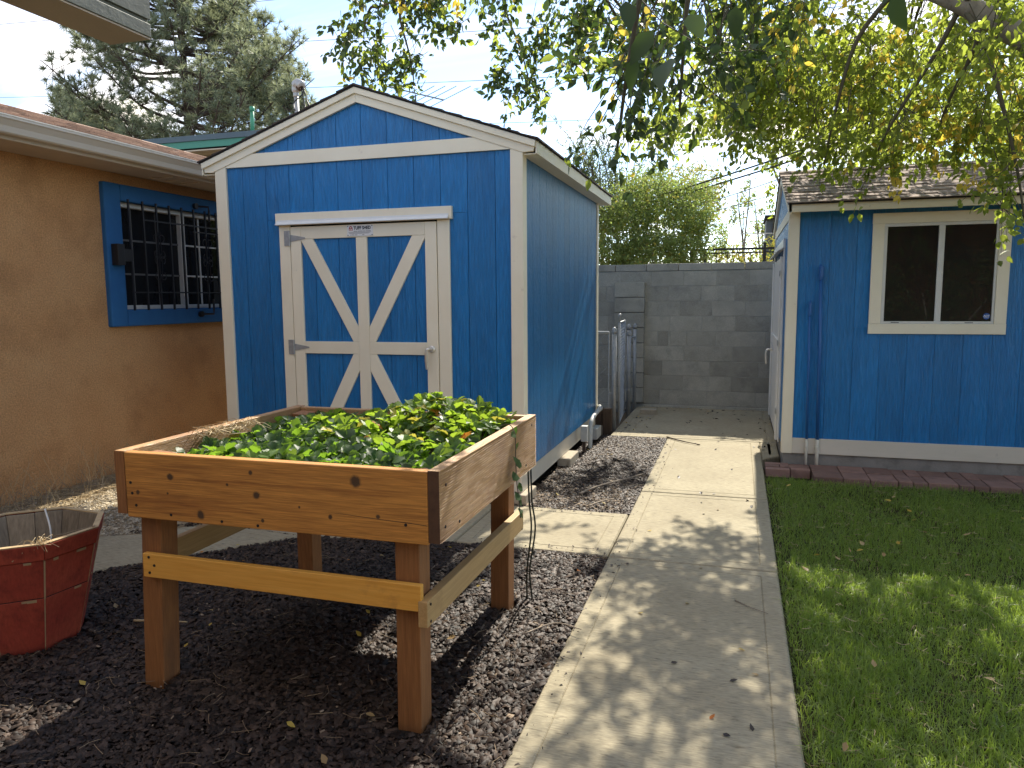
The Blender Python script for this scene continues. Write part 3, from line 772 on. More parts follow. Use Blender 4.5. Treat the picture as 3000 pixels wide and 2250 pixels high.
# ------------------------------------------------------------------ small shed on the right
RX0, RY, RX1, RYR = .397, 6.812, 4.9, 9.39
rs = thing('small_shed', 'small blue shed with a white framed sliding window and brown shingle roof', 'shed', (2.6, RY, 0))
obj('wall', box(RX0 + .03, RX1, RY + .034, RYR - .02, .1, 2.2), m_core, rs)
obj('foundation', box(RX0 + .012, RX1, RY + .02, RYR, -.08, .105), m_found, rs, bev=.004)
rgx = [.4755 + .1115] + []
gx2 = [.52 + .2057 * k for k in range(0, 22)]
ed = [.480] + [g for g in gx2 if g > .55] 
for a, b in zip(ed[:-1], ed[1:]):
    wx0, wx1 = 1.10, 1.99
    def pl(x0, x1, z0, z1): obj('siding_plank', prism([(x0, z0), (x1, z0), (x1, z1), (x0, z1)], 'y', RY + .020, RY + .032), m_siding, rs)
    a2, b2 = a + .0011, b - .0011
    if b2 > wx0 and a2 < wx1:
        pl(a2, b2, .225, 1.2); pl(a2, b2, 2.085, 2.2)
        if a2 < wx0: pl(a2, wx0, 1.201, 2.084)
        if b2 > wx1: pl(wx1, b2, 1.201, 2.084)
    else: pl(a2, b2, .225, 2.2)
obj('corner_trim', box(RX0 - .004, .4785, RY, RY + .019, .10, 2.215), m_trim, rs, bev=.002)
obj('skirt_board', box(.4790, RX1, RY - .002, RY + .019, .103, .2375), m_skirt, rs, bev=.003)
obj('eave_fascia', box(RX0 - .02, RX1, RY - .17, RY - .15, 2.150, 2.226), m_trim, rs, bev=.002)
obj('soffit', box(RX0 - .02, RX1, RY - .149, RY + .03, 2.190, 2.198), m_trim, rs)
# window
obj('window_trim', box(1.040, 2.043, RY - .002, RY + .018, 2.048, 2.132), m_trim, rs, bev=.002)
obj('window_trim', box(1.040, 2.043, RY - .002, RY + .018, 1.147, 1.230), m_trim, rs, bev=.002)
obj('window_trim', box(1.042, 1.130, RY - .0015, RY + .018, 1.231, 2.047), m_trim, rs, bev=.002)
obj('window_trim', box(1.955, 2.041, RY - .0015, RY + .018, 1.231, 2.047), m_trim, rs, bev=.002)
win = obj('window', box(1.131, 1.954, RY + .03, RY + .033, 1.231, 2.047), m_dark, rs)
for x0, x1, z0, z1 in ((1.131, 1.954, 1.231, 1.251), (1.131, 1.954, 2.022, 2.047), (1.131, 1.150, 1.251, 2.022), (1.936, 1.954, 1.251, 2.022), (1.530, 1.564, 1.251, 2.022)):
    obj('frame', box(x0, x1, RY + .004, RY + .029, z0, z1), m_vinyl, win, bev=.0015)
obj('inner_sash', join(box(1.5655, 1.576, RY + .012, RY + .028, 1.252, 2.021), box(1.150, 1.157, RY + .012, RY + .028, 1.252, 2.021)), m_vinyl, win)
obj('pane', box(1.1575, 1.5295, RY + .019, RY + .023, 1.252, 2.021), m_glass, win)
obj('pane', box(1.577, 1.9355, RY + .016, RY + .020, 1.252, 2.021), m_glass, win)
for x in (1.21, 1.75):
    obj('weep_slot', box(x, x + .06, RY + .0025, RY + .0042, 1.238, 1.243), m_dark, win)
st = obj('sticker', tube([(1.905, RY + .0135, 1.292), (1.905, RY + .0155, 1.292)], .026, 8), m_sticker, win)
text('lettering', 'ADT', .021, m_print, st, Matrix.Translation((1.905, RY + .0128, 1.294)) @ R90, off=.0006)
obj('print_line', box(1.888, 1.922, RY + .0126, RY + .0131, 1.279, 1.2815), m_print, st)
# conduits on the wall
def conduit(x0, x1, ztop, zbox, r):
    c = obj('conduit', tube([(x1, RY - r, .235), (x1 + (x0 - x1) * .5, RY - r, ztop * .6), (x0, RY - r, zbox)], r, 12), m_bluepipe, rs, smooth=True)
    obj('lower_pipe', tube([(x1, RY - r - .004, -.03), (x1, RY - r - .004, .234)], r * 1.04, 12), m_pvc_c, c, smooth=True)
    obj('coupling', tube([(x1, RY - r - .004, .12), (x1, RY - r - .004, .17)], r * 1.35, 12), m_pvc_c, c)
    obj('conduit_body', tube([(x0, RY - r - .004, zbox - .005), (x0, RY - r - .006, zbox + .02), (x0, RY - r - .008, ztop - .015), (x0, RY - r, ztop)], [r * 1.05, r * 1.5, r * 1.5, r * .9], 10), m_bluepipe, c)
conduit(.659, .680, 1.72, 1.60, .0145)
conduit(.582, .594, 1.42, 1.30, .0105)
# roof
RRY, RZE, RRZ = 8.10, 2.222, 2.69
rsl = (RRZ - RZE) / (RRY - (RY - .19))
def rz(y): return RRZ - rsl * abs(y - RRY)
rx0 = RX0 - .03
GAP = .0019
roof = obj('roof', prism([(RY - .19, RZE - .012), (RRY, RRZ - .012), (RYR + .19, rz(RYR + .19) - .012), (RYR + .19, rz(RYR + .19) - .002), (RRY, RRZ - .002), (RY - .19, RZE - .002)], 'x', rx0, RX1 + .2), m_dark, rs)
NC = 11
pitch_len = (RRY - (RY - .195)) / NC
for k in range(NC):
    ya, yb = RY - .197 + k * pitch_len, RY - .197 + (k + 1) * pitch_len + .02
    x = rx0 - .008 - random.uniform(0, .12)
    while x < 2.95:
        w = random.choice((.10, .14, .17, .21, .25))
        x0, x1 = max(x, rx0 - .008), x + w - .002
        t = random.choice((.004, .0095, .0095))
        if x1 > x0 + .01:
            yy = ya + random.uniform(-.003, .003)
            V = np.array([(x0, yy, rz(yy) + .003), (x1, yy, rz(yy) + .003), (x1, yb, rz(yb) + .0005), (x0, yb, rz(yb) + .0005), (x0, yy, rz(yy) + .003 + t), (x1, yy, rz(yy) + .003 + t), (x1, yb, rz(yb) + .003), (x0, yb, rz(yb) + .003)])
            obj('shingle', (V, BOXF), m_shingle_r, roof)
        x += w
    obj('shingle_course', (np.array([(2.95 + .1, ya, rz(ya) + .003), (RX1 + .2, ya, rz(ya) + .003), (RX1 + .2, yb, rz(yb)), (3.05, yb, rz(yb)), (3.05, ya, rz(ya) + .011), (RX1 + .2, ya, rz(ya) + .011), (RX1 + .2, yb, rz(yb) + .003), (3.05, yb, rz(yb) + .003)]), BOXF), m_shingle_r, roof)
obj('rear_shingles', prism([(RRY, RRZ), (RYR + .2, rz(RYR + .2)), (RYR + .2, rz(RYR + .2) + .008), (RRY, RRZ + .008)], 'x', rx0 - .005, RX1 + .2), m_shingle_r, roof)
x = rx0 - .01
while x < 3:
    obj('ridge_shingle', prism([(RRY - .09, rz(RRY - .09) + .009), (RRY, RRZ + .009), (RRY + .09, rz(RRY + .09) + .009), (RRY + .09, rz(RRY + .09) + .016), (RRY, RRZ + .018), (RRY - .09, rz(RRY - .09) + .016)], 'x', x, x + .2), m_shingle_r, roof)
    x += .203
# gable end facing the path
for s in (-1, 1):
    ye = RY - .17 if s < 0 else RYR + .17
    obj('rake_board', prism([(RRY, RRZ - .10), (RRY, RRZ - .013), (ye, rz(ye) - .013), (ye, rz(ye) - .09)], 'x', RX0 - .022, RX0 + .004), m_trim, rs, bev=.002)
obj('corner_trim', box(RX0 - .006, RX0 + .012, RY + .0195, RY + .09, .10, 2.2), m_trim, rs, bev=.002)
obj('corner_trim', box(RX0 - .006, RX0 + .012, RYR - .09, RYR + .01, .10, 2.2), m_trim, rs, bev=.002)
obj('gable_beam', box(RX0 - .006, RX0 + .012, RY + .091, RYR - .091, 2.11, 2.20), m_trim, rs, bev=.002)
g0 = RY + .091
while g0 < RYR - .1:
    g1 = min(g0 + .2057, RYR - .092)
    obj('siding_plank', prism([(g0 + GAP, .15), (g1 - GAP, .15), (g1 - GAP, 2.108), (g0 + GAP, 2.108)], 'x', RX0 + .002, RX0 + .014), m_siding, rs)
    p = [(g0 + GAP, 2.202), (g1 - GAP, 2.202), (g1 - GAP, rz(g1) - .09)] + ([(RRY, RRZ - .1)] if g0 < RRY < g1 else []) + [(g0 + GAP, rz(g0) - .09)]
    if min(p[2][1], p[-1][1]) > 2.21: obj('gable_plank', prism(p, 'x', RX0 + .002, RX0 + .014), m_siding, rs)
    g0 = g1
sd = obj('side_door', box(RX0 - .020, RX0 + .001, 7.42, 9.08, .10, 1.83), m_white, rs, bev=.004)
obj('stile', box(RX0 - .034, RX0 - .021, 7.42, 7.53, .10, 1.83), m_white, sd, bev=.002)
obj('stile', box(RX0 - .034, RX0 - .021, 8.97, 9.08, .10, 1.83), m_white, sd, bev=.002)
obj('mid_rail', box(RX0 - .033, RX0 - .021, 7.531, 8.969, .95, 1.05), m_white, sd, bev=.002)
obj('door_trim', box(RX0 - .012, RX0 + .001, 7.32, 7.415, .10, 1.9), m_white, rs, bev=.002)
obj('door_trim', box(RX0 - .012, RX0 + .001, 9.085, 9.18, .10, 1.9), m_white, rs, bev=.002)
obj('door_header', box(RX0 - .020, RX0 + .001, 7.30, 9.2, 1.902, 1.985), m_white, rs, bev=.002)
obj('door_hood', prism([(RX0 - .021, 1.90), (RX0 - .075, 1.868), (RX0 - .075, 1.876), (RX0 - .021, 1.91)], 'y', 7.36, 9.14), m_white, rs)
obj('handle', tube(curve([(RX0 - .03, 8.42, .89), (RX0 - .085, 8.42, .895), (RX0 - .105, 8.42, .85), (RX0 - .10, 8.42, .74)], 6), .010, 10), m_bright, rs, smooth=True)
for z in (.35, 1.0, 1.65):
    obj('hinge', box(RX0 - .038, RX0 - .0345, 7.40, 7.50, z, z + .05), m_galv, rs)

# ------------------------------------------------------------------ brown stucco house
HX = -5.04
hs = thing('stucco_house', 'brown stucco house with a barred blue framed window and beige gutter', 'house', (HX - 2, 5, 0))
WY0, WY1, WZ0, WZ1 = 5.16, 7.6, 1.394, 2.305
wall = obj('wall', box(HX - .25, HX, -2.5, WY0, -.1, 2.56), m_stucco, hs)
obj('wall', box(HX - .25, HX, WY1, 12.4, -.1, 2.56), m_stucco, hs)
obj('wall', box(HX - .25, HX, WY0, WY1, -.1, WZ0), m_stucco, hs)
obj('wall', box(HX - .25, HX, WY0, WY1, WZ1, 2.56), m_stucco, hs)
obj('wall', box(-11.5, HX - .26, 12.15, 12.4, -.1, 2.56), m_stucco, hs)
obj('wall', box(HX + .001, 9, -4.8, -4.5, -.1, 3.1), m_stucco, hs)  # unseen wall behind the camera, added for warm bounce and window reflection
obj('soffit', box(HX + .001, 9, -4.499, -1.5, 3.0, 3.05), m_soffit, hs)  # unseen porch roof, added to shade that wall's reflection in the shed window
fr = obj('window_surround', box(HX - .05, HX + .045, 4.985, WY0, 1.250, 2.445), m_blueframe, hs, bev=.012)
obj('surround_board', box(HX - .05, HX + .044, WY0 + .0005, WY1 + .2, 1.250, WZ0), m_blueframe, fr, bev=.012)
obj('surround_board', box(HX - .05, HX + .044, WY0 + .0005, WY1 + .2, WZ1, 2.444), m_blueframe, fr, bev=.012)
wn_ = obj('window', box(HX - .12, HX - .10, WY0, WY1, WZ0, WZ1), m_dark, hs)
for g in (box(HX - .09, HX - .02, WY0, WY1, WZ0, WZ0 + .035), box(HX - .09, HX - .02, WY0, WY1, WZ1 - .04, WZ1), box(HX - .085, HX - .025, 5.93, 5.985, WZ0 + .036, WZ1 - .041), box(HX - .085, HX - .025, 7.5, 7.6, WZ0 + .036, WZ1 - .041)):
    obj('frame', g, m_vinyl, wn_, bev=.003)
obj('pane', box(HX - .075, HX - .07, WY0, 5.929, WZ0 + .036, WZ1 - .041), m_glass, wn_)
obj('pane', box(HX - .075, HX - .07, 5.986, 7.5, WZ0 + .036, WZ1 - .041), m_glass, wn_)
m_munt = M('screen_dimmed_muntin', (.11, .11, .11), (.13, .13, .13), 8, rough=.5)  # white bars painted dark grey, as dimmed by a window screen
for y in (5.36, 5.66): obj('muntin', box(HX - .069, HX - .060, y - .008, y + .008, WZ0 + .036, WZ1 - .041), m_munt, wn_)
for z in (1.70, 1.99): obj('muntin', box(HX - .0695, HX - .062, WY0, 5.928, z - .008, z + .008), m_munt, wn_)
for y in (6.22, 6.5, 6.8): obj('muntin', box(HX - .069, HX - .060, y - .008, y + .008, WZ0 + .036, WZ1 - .041), m_vinyl, wn_)
for z in (1.70, 1.99): obj('muntin', box(HX - .0695, HX - .062, 5.987, 7.499, z - .008, z + .008), m_vinyl, wn_)
gr = thing('window_grille', 'black wrought iron security grille over the blue framed house window', 'window grille', (-4.93, 5.8, 1.4))
gxp = -4.945
for k in range(13):
    y = 5.183 + .1575 * k
    obj('bar', bar((gxp, y, 1.385), (gxp, y, 2.318), .0145), m_iron, gr)
    if k in (2, 6, 10):
        gs = []
        for s in (-1, 1):
            for zc, hgt in ((2.02, 1), (1.87, -1), (1.83, 1), (1.68, -1)):
                sp_ = []
                for t in np.linspace(0, 1, 18):
                    a = -1.2 + t * 5.2; r = .040 * (1 - .62 * t)
                    sp_.append((gxp + .012, y + s * (.040 + r * math.cos(a) * 1.0 - .012), zc + hgt * (r * math.sin(a))))
                gs.append(tube(sp_, .0042, 5))
            ln = [(gxp + .012, y + s * (.012 + .012 * abs(math.sin((z - 1.62) * 7.5))), z) for z in np.linspace(1.63, 2.07, 16)]
            gs.append(tube(ln, .0048, 5))
        obj('scroll', join(*gs), m_iron, gr)
for z in (1.54, 2.163):
    obj('crossbar', bar((gxp, 5.33 if z > 2 else 5.183, z), (gxp, 7.08, z), .012), m_iron, gr)
obj('crossbar', bar((gxp, 5.95, 2.11), (gxp, 7.08, 2.11), .010), m_iron, gr)
obj('latch_box', box(HX + .046, -4.925, 5.02, 5.095, 1.765, 1.94), m_iron, gr, bev=.004)
obj('latch_plate', box(-4.942, -4.930, 5.096, 5.185, 1.80, 1.90), m_iron, gr)
for z0, z1 in ((2.318, 2.36), (1.385, 1.335)):
    obj('hinge_rod', tube([(gxp + .02, 6.165, (z0 + z1) / 2 + (1.85 - z0) * .25), (gxp + .02, 6.165, z0), (gxp + .02, 6.16, z1), (HX + .06, 6.06, z1)], .010, 8), m_iron, gr)
    obj('hinge_cup', tube([(HX + .044, 6.05, z1), (HX + .075, 6.05, z1)], .028, 10), m_iron, gr)
# eave
obj('soffit', box(HX + .001, -4.66, -2.5, 12.6, 2.535, 2.555), m_soffit, hs)
obj('fascia', box(-4.659, -4.635, -2.5, 12.6, 2.530, 2.665), m_gutter, hs, bev=.003)
for k, y in enumerate((5.45, 5.62, 5.79)):
    obj('vent_slat', box(-4.93, -4.72, y, y + .018, 2.526, 2.534), m_gutter, hs)
gp = [(-4.634, 2.648), (-4.634, 2.556), (-4.572, 2.553), (-4.560, 2.562), (-4.548, 2.598), (-4.522, 2.632), (-4.512, 2.640), (-4.512, 2.656), (-4.526, 2.656), (-4.526, 2.648), (-4.534, 2.640), (-4.556, 2.604), (-4.570, 2.566), (-4.624, 2.566), (-4.624, 2.648)]
obj('gutter', prism(gp, 'y', -2.5, 12.6), m_gutter, hs)
m_guard = M('gutter_lip', (.72, .68, .58), (.78, .73, .62), 10, rough=.4)
obj('gutter_lip', box(-4.528, -4.508, -2.5, 12.6, 2.6565, 2.664), m_guard, hs)
HRX, HRZ, HEX, HEZ = -8.0, 3.665, -4.60, 2.668
obj('roof_deck', prism([(HEX, HEZ - .02), (HEX, HEZ - .004), (HRX, HRZ - .004), (-11.4, HEZ - .004), (-11.4, HEZ - .02), (HRX, HRZ - .02)], 'y', -2.6, 12.7), m_dark, hs)
V, F, n0 = [], [], 0
NCH = 26
hz = lambda x: HEZ + (HEX - x) * (HRZ - HEZ) / (HEX - HRX)
for k in range(NCH):
    xa = HEX + .02 - k * (HEX - HRX) / NCH; xb = xa - (HEX - HRX) / NCH - .02
    y = -2.6
    while y < 12.7:
        w = random.choice((.18, .24, .3, .36)); t = random.choice((.004, .014, .020))
        y1 = min(y + w, 12.7); xo = xa + random.uniform(-.005, .005)
        b = np.array([(xo, y, hz(xo) - .002), (xo, y1, hz(xo) - .002), (xb, y1, hz(xb) - .003), (xb, y, hz(xb) - .003), (xo, y, hz(xo) + t), (xo, y1, hz(xo) + t), (xb, y1, hz(xb) + .002), (xb, y, hz(xb) + .002)])
        V.append(b); F.append(np.array(BOXF) + n0); n0 += 8; y = y1 + .002
o = obj('roof_shingles', (np.concatenate(V), [tuple(int(i) for i in f) for f in np.concatenate(F)]), m_shingle_h, hs); struct(o, 'stuff')
y = -2.6
while y < 12.7:
    obj('ridge_shingle', prism([(HRX + .14, hz(HRX + .14) + .012), (HRX, HRZ + .02), (HRX - .14, hz(HRX + .14) + .012), (HRX, HRZ + .008)], 'y', y, y + .3), m_shingle_h, hs); y += .303

# ------------------------------------------------------------------ neighbour with the teal roof edge, vent pipe
nb = thing('teal_roof_house', 'flat roofed tan house with teal fascia seen over the brown shingle roof', 'house', (-10, 15, 0))
obj('wall', box(-13.5, -5.5, 13.55, 19, -.1, 4.47), m_tanwall, nb)
obj('soffit', box(-13.7, -5.2, 13.02, 13.55, 4.475, 4.50), m_soffit, nb)
obj('fascia', box(-13.7, -5.2, 13.0, 13.03, 4.53, 4.665), m_teal, nb)
obj('wall_cap', box(-13.5, -5.5, 13.53, 13.549, 4.40, 4.43), m_teal, nb)
obj('roof_edge', box(-13.72, -5.18, 12.97, 19, 4.667, 4.775), m_slate, nb)
vp = obj('vent_pipe', tube([(-9.55, 13.4, 4.77), (-9.53, 13.4, 5.29)], .040, 12), m_greenpipe, nb, smooth=True)
obj('pipe_collar', tube([(-9.53, 13.4, 5.25), (-9.53, 13.4, 5.345)], .05, 12), m_greenpipe, vp, smooth=True)

# electric service mast on the house roof
sm = thing('service_mast', 'grey electric service mast with weatherhead rising above the shed roof', 'mast', (-6.34, 10, hz(-6.34)))
obj('pipe', tube([(-6.335, 10, hz(-6.34) - .05), (-6.338, 10, 4.46)], .033, 12), m_galv, sm, smooth=True)
obj('weatherhead', join(tube(curve([(-6.338, 10, 4.44), (-6.342, 10, 4.52), (-6.325, 9.99, 4.60), (-6.27, 9.97, 4.615), (-6.20, 9.95, 4.57)], 5), [.042] * 5 + [.060] * 5 + [.075] * 5 + [.068] * 5 + [.05], 12)), m_galv, sm, smooth=True)
obj('weatherhead_cap', tube([(-6.262, 9.965, 4.575), (-6.225, 9.955, 4.535)], [.055, .045], 12), m_timber, sm)
for k, p in enumerate(([(-6.22, 9.95, 4.55), (-6.17, 9.94, 4.52), (-6.20, 9.9, 4.42), (-6.28, 9.86, 4.34), (-6.26, 9.8, 4.26), (-6.18, 9.7, 4.17)], [(-6.22, 9.95, 4.54), (-6.19, 9.94, 4.43), (-6.14, 9.9, 4.28), (-6.05, 9.8, 4.15)], [(-6.21, 9.95, 4.56), (-6.15, 9.94, 4.46), (-6.10, 9.9, 4.34), (-5.98, 9.8, 4.2)])):
    obj('lead_wire', tube(curve(p, 5), .010, 6), m_cable, sm, smooth=True)
# TV antenna
an = thing('tv_antenna', 'old rooftop television antenna on a thin mast behind the shed', 'antenna', (-6.64, 15, 0))
obj('mast', tube([(-6.65, 15, -.05), (-6.64, 15, 5.73)], .020, 8), m_wire, an)
obj('boom', bar((-7.50, 15.0, 6.02), (-6.0, 15.0, 5.575), .026), m_wire, an)
for k, t in enumerate((.02, .1, .18, .27, .36, .5, .62, .73, .84, .98)):
    bx, bz = -7.5 + 1.5 * t, 6.02 - .445 * t
    L_ = .10 + .85 * max(0, t - .22)
    if t > .3:
        obj('element', tube([(bx - L_ * .82, 15 + L_ * .3, bz - .19 * L_ - .01), (bx + L_ * .95, 15 - L_ * .3, bz + .19 * L_ + .01)], .008, 5), m_wire, an)
    else:
        obj('element', tube([(bx - .02, 15 - .3, bz), (bx + .02, 15 + .3, bz + .02)], .008, 5), m_wire, an)

# power lines
def pline(name, a, b, sag, r, mt, label, group=None, cat='wire'):
    a, b = np.array(a, float), np.array(b, float)
    P = [a + (b - a) * t - np.array([0, 0, sag * 4 * t * (1 - t)]) for t in np.linspace(0, 1, 14)]
    o = obj(name, tube(P, r, 6), mt); tag(o, label, cat, group); return o
pline('power_line', (-58, 40, 20.4), (10, 40, 17.9), .3, .017, m_wire, 'topmost thin power line crossing the sky over the pine', 'overhead power lines')
pline('power_line', (-58, 40.5, 18.7), (12, 40.5, 14.9), .3, .017, m_wire, 'second thin power line from the top, passing behind the pine top', 'overhead power lines')
pline('power_line', (-58, 41, 16.1), (12, 41, 12.5), .3, .017, m_wire, 'third thin power line, level with the tip of the service mast', 'overhead power lines')
pline('power_line', (-20, 40, 11.3), (10, 40, 10.4), .2, .015, m_wire, 'lowest thin power line, just above the right roof slope of the shed', 'overhead power lines')
pline('overhead_cable', (-2.4, 11.6, 2.70), (4.5, 11.6, 4.85), .18, .013, m_cable, 'upper black cable sloping up in front of the green bushes', 'black cables over the wall')
pline('overhead_cable', (-2.4, 11.7, 2.66), (4.5, 11.7, 4.70), .18, .013, m_cable, 'lower black cable sloping up in front of the green bushes', 'black cables over the wall')
pline('overhead_cable', (-1.2, 13.2, 2.85), (4, 13.2, 4.6), .1, .008, m_wire, 'thin grey cable sloping up just under the two black cables', 'thin cables over the wall')
pline('overhead_cable', (-1.2, 13.4, 2.75), (4, 13.4, 4.2), .1, .007, m_wire, 'thinnest grey cable, the lowest of the sloping cables', 'thin cables over the wall')
pline('overhead_cable', (-1.0, 14.5, 2.62), (4, 14.5, 2.58), .02, .010, m_vinyl, 'pale level wire above the black metal fence', 'thin cables over the wall')

# ------------------------------------------------------------------ concrete block wall
CY = 10.017
cw = thing('block_wall', 'grey concrete block wall closing the gap between the two blue sheds', 'wall', (-.4, CY, 0))
obj('mortar_bed', box(-7, 6, CY + .0035, CY + .19, -.1, 1.80), m_mortar, cw)
def row(z0, z1, joints, inset=0.):
    for a, b in zip(joints[:-1], joints[1:]):
        dy = random.uniform(-.002, .002) + inset
        obj('block', box(a + .003, b - .003, CY + dy, CY + .1, z0 + .003, z1 - .003), m_cmu, cw, bev=.003)
hgt = .1965
off16 = [-.7, -.49, -.63, -.80]
for r in range(9):
    z0 = .03 + r * hgt
    if r < 5:
        L0, o0 = .61, (-.98, -.68, -.95, -.67, -.88)[r]
    else:
        L0, o0 = .413, (-.86, -.74, -.88, -.69)[r - 5]
    js, x = [], o0
    while x > -1.9: x -= L0
    while x < 1.4: js.append(x); x += L0
    if r == 4: js = [j for j in js if not -1.2 < j < -.9] + [-1.02, -.85, -.64]; js = sorted(set(round(j, 3) for j in js))
    row(z0, z0 + hgt, js)
x = -2.0
while x < 1.3:
    obj('cap_block', box(x + .004, x + .409, CY - .006 + random.uniform(-.003, .003), CY + .2, 1.803, 1.893 + random.uniform(-.004, .004)), m_cmu, cw, bev=.005); x += .413
for r in range(8):
    obj('pilaster_block', box(-1.58, -1.19, CY - .10 + random.uniform(-.002, .002), CY - .004, .06 + r * .2 + .004, .26 + r * .2 - .004), m_cmu, cw, bev=.004)
obj('wall_footing', box(-2, 1.4, CY - .035, CY - .008, -.05, .028), m_cmu, cw, bev=.004)
# black metal rail fence beyond the wall
mf = thing('metal_fence', 'black metal rail fence standing behind the concrete block wall', 'fence', (0, 11.5, 0))
for x in (-.69, -.49, .34, 1.2): obj('post', box(x - .022, x + .022, 11.48, 11.52, -.1, 2.235 if x > 0 else 2.15), m_iron, mf)
obj('rail', box(-.69, 2.4, 11.485, 11.515, 2.135, 2.165), m_iron, mf)
obj('rail', box(-.49, 2.4, 11.486, 11.514, 2.085, 2.105), m_iron, mf)
obj('rail', box(-.668, -.512, 11.486, 11.514, 2.0, 2.02), m_iron, mf)
for k in range(14):
    x = -.33 + k * .16
    if abs(x - .34) > .05: obj('picket', box(x - .006, x + .006, 11.494, 11.506, .1, 2.084), m_iron, mf)
# far shed behind the trees
fs = thing('distant_shed', 'small grey dark roofed structure far behind the small shed gable', 'shed', (.75, 16.3, 0))
obj('wall', box(.49, 1.5, 16.0, 17, -.1, 2.98), m_far, fs); obj('roof', box(.46, 1.55, 15.9, 17.1, 2.985, 3.06), m_dark, fs)
obj('post', box(.62, .65, 15.95, 15.99, 2.0, 2.9), m_dark, fs)

# ------------------------------------------------------------------ chain link fence, gate and pipes behind the tall shed
def chain(p, q, z0, z1, step=.055, r=.0016):
    p, q = np.array(p, float), np.array(q, float); Lh = np.linalg.norm(q - p); d = (q - p) / Lh; gs = []
    nz = z1 - z0
    k = -nz
    while k < Lh:
        for s in (1, -1):
            a0, a1 = (k, k + nz) if s > 0 else (k + nz, k)
            t0, t1 = 0., 1.
            pts = []
            for t in np.linspace(0, 1, 9):
                u = a0 + (a1 - a0) * t
                if 0 <= u <= Lh: pts.append((p[0] + d[0] * u, p[1] + d[1] * u, z0 + nz * t))
            if len(pts) >= 2: gs.append(tube(pts, r, 3, caps=False))
        k += step * 1.41
    return join(*gs)
def post(par, x, y, zt, r=.025):
    o = obj('post', tube([(x, y, -.08), (x, y, zt - .05)], r, 14), m_galv, par, smooth=True)
    obj('post_cap', lathe([(r * 1.15, 0), (r * 1.18, .03), (r * .9, .055), (r * .35, .07), (.002, .072)], (x, y, zt - .075), 14), m_galv, o, smooth=True)
    return o
cf = thing('chain_link_fence', 'chain link fence panel behind the tall shed with one steel post', 'fence', (-1.4, 8.2, 0))
post(cf, -1.305, 8.2, 1.14)
obj('top_rail', tube([(-2.9, 8.2, 1.075), (-1.365, 8.2, 1.075)], .018, 10), m_galv, cf, smooth=True)
obj('tension_bar', tube([(-1.365, 8.2, .06), (-1.365, 8.2, 1.075)], .008, 8), m_galv, cf)
obj('tie_band', tube([(-1.37, 8.2, .40), (-1.28, 8.19, .40)], .007, 6), m_galv, cf)
o = obj('mesh_panel', chain((-2.4, 8.2), (-1.37, 8.2), .05, 1.07), m_galv, cf); struct(o, 'stuff')
cg = thing('chain_link_gate', 'chain link gate standing open edge on beside the block wall', 'gate', (-1.29, 8.7, 0))
G0, G1 = np.array((-1.262, 8.28)), np.array((-1.330, 9.16))
o = obj('mesh_panel', chain(G0, G1, .06, 1.17, .05, .0022), m_galv, cg); struct(o, 'stuff')
fr_ = [(*G0, .05), (*G0, 1.18), (*G1, 1.18), (*G1, .05)]
for a, b in zip(fr_, fr_[1:] + fr_[:1]): obj('gate_rail', tube([a, b], .011, 8), m_galv, cg, smooth=True)
obj('knob', lathe([(.006, 0), (.006, .05), (.018, .06), (.02, .075), (.012, .09), (.002, .095)], (G0[0] + .005, G0[1], 1.19), 12), m_galv, cg, smooth=True)
p2 = thing('gate_post', 'middle galvanised steel post at the far end of the chain link gate', 'post', (-1.29, 9.25, 0), 'gate posts by the block wall')
post(p2, -1.29, 9.25, 1.14, .026)
obj('hinge_band', tube([(-1.29, 9.25, 1.0), (-1.29, 9.25, 1.03)], .036, 12), m_galv, p2); obj('hinge_band', tube([(-1.29, 9.25, .3), (-1.29, 9.25, .33)], .036, 12), m_galv, p2)
p3 = thing('gate_post', 'thin galvanised steel post closest to the block wall', 'post', (-1.28, 9.72, 0), 'gate posts by the block wall')
post(p3, -1.28, 9.72, 1.13, .021)
obj('latch', tube([(-1.28, 9.70, .95), (-1.31, 9.55, .95)], .014, 8), m_galv, p3)
cp = thing('conduit_riser', 'grey bent conduit with a square post box at the rear of the tall shed', 'pipe', (-1.38, 7.15, 0))
obj('pipe', tube(curve([(-1.42, 7.95, .285), (-1.37, 7.7, .30), (-1.36, 7.35, .29), (-1.36, 7.17, .25), (-1.36, 7.12, .16), (-1.36, 7.085, -.04)], 6), .022, 12), m_pvc, cp, smooth=True)
obj('pipe_collar', tube([(-1.375, 7.75, .297), (-1.37, 7.66, .30)], .028, 12), m_galv, cp, smooth=True)
obj('box', box(-1.405, -1.345, 6.86, 6.93, .10, .25), m_pvc, cp, bev=.004); obj('box_stake', box(-1.395, -1.365, 6.88, 6.91, -.06, .10), m_timber, cp)
obj('rear_box', box(-1.40, -1.34, 7.35, 7.60, .03, .14), m_pvc, cp, bev=.004)
tw = thing('timber_edging', 'dark weathered timber post and plank by the chain link gate', 'timber', (-1.4, 8.1, 0))
obj('post', box(-1.395, -1.30, 8.0, 8.09, -.06, .25), m_timber, tw, bev=.005); obj('plank', box(-1.95, -1.396, 8.03, 8.075, .06, .26), m_timber, tw, bev=.004)

# ------------------------------------------------------------------ porch beam at the top left
bm = thing('porch_beam', 'grey green porch beam end hanging into the top left corner', 'beam', (-2.23, 0, 2.45))
obj('beam', box(-2.325, -2.147, -3, 2.405, 2.455, 2.72), m_beam, bm, bev=.003)
obj('underside_board', box(-2.329, -2.144, -3, 2.409, 2.446, 2.4545), m_beam_u, bm)
obj('side_board', box(-2.1465, -2.138, -3, 2.409, 2.452, 2.50), m_beam, bm, bev=.002)
obj('side_board', box(-2.1465, -2.138, -3, 2.409, 2.515, 2.73), m_beam, bm, bev=.002)
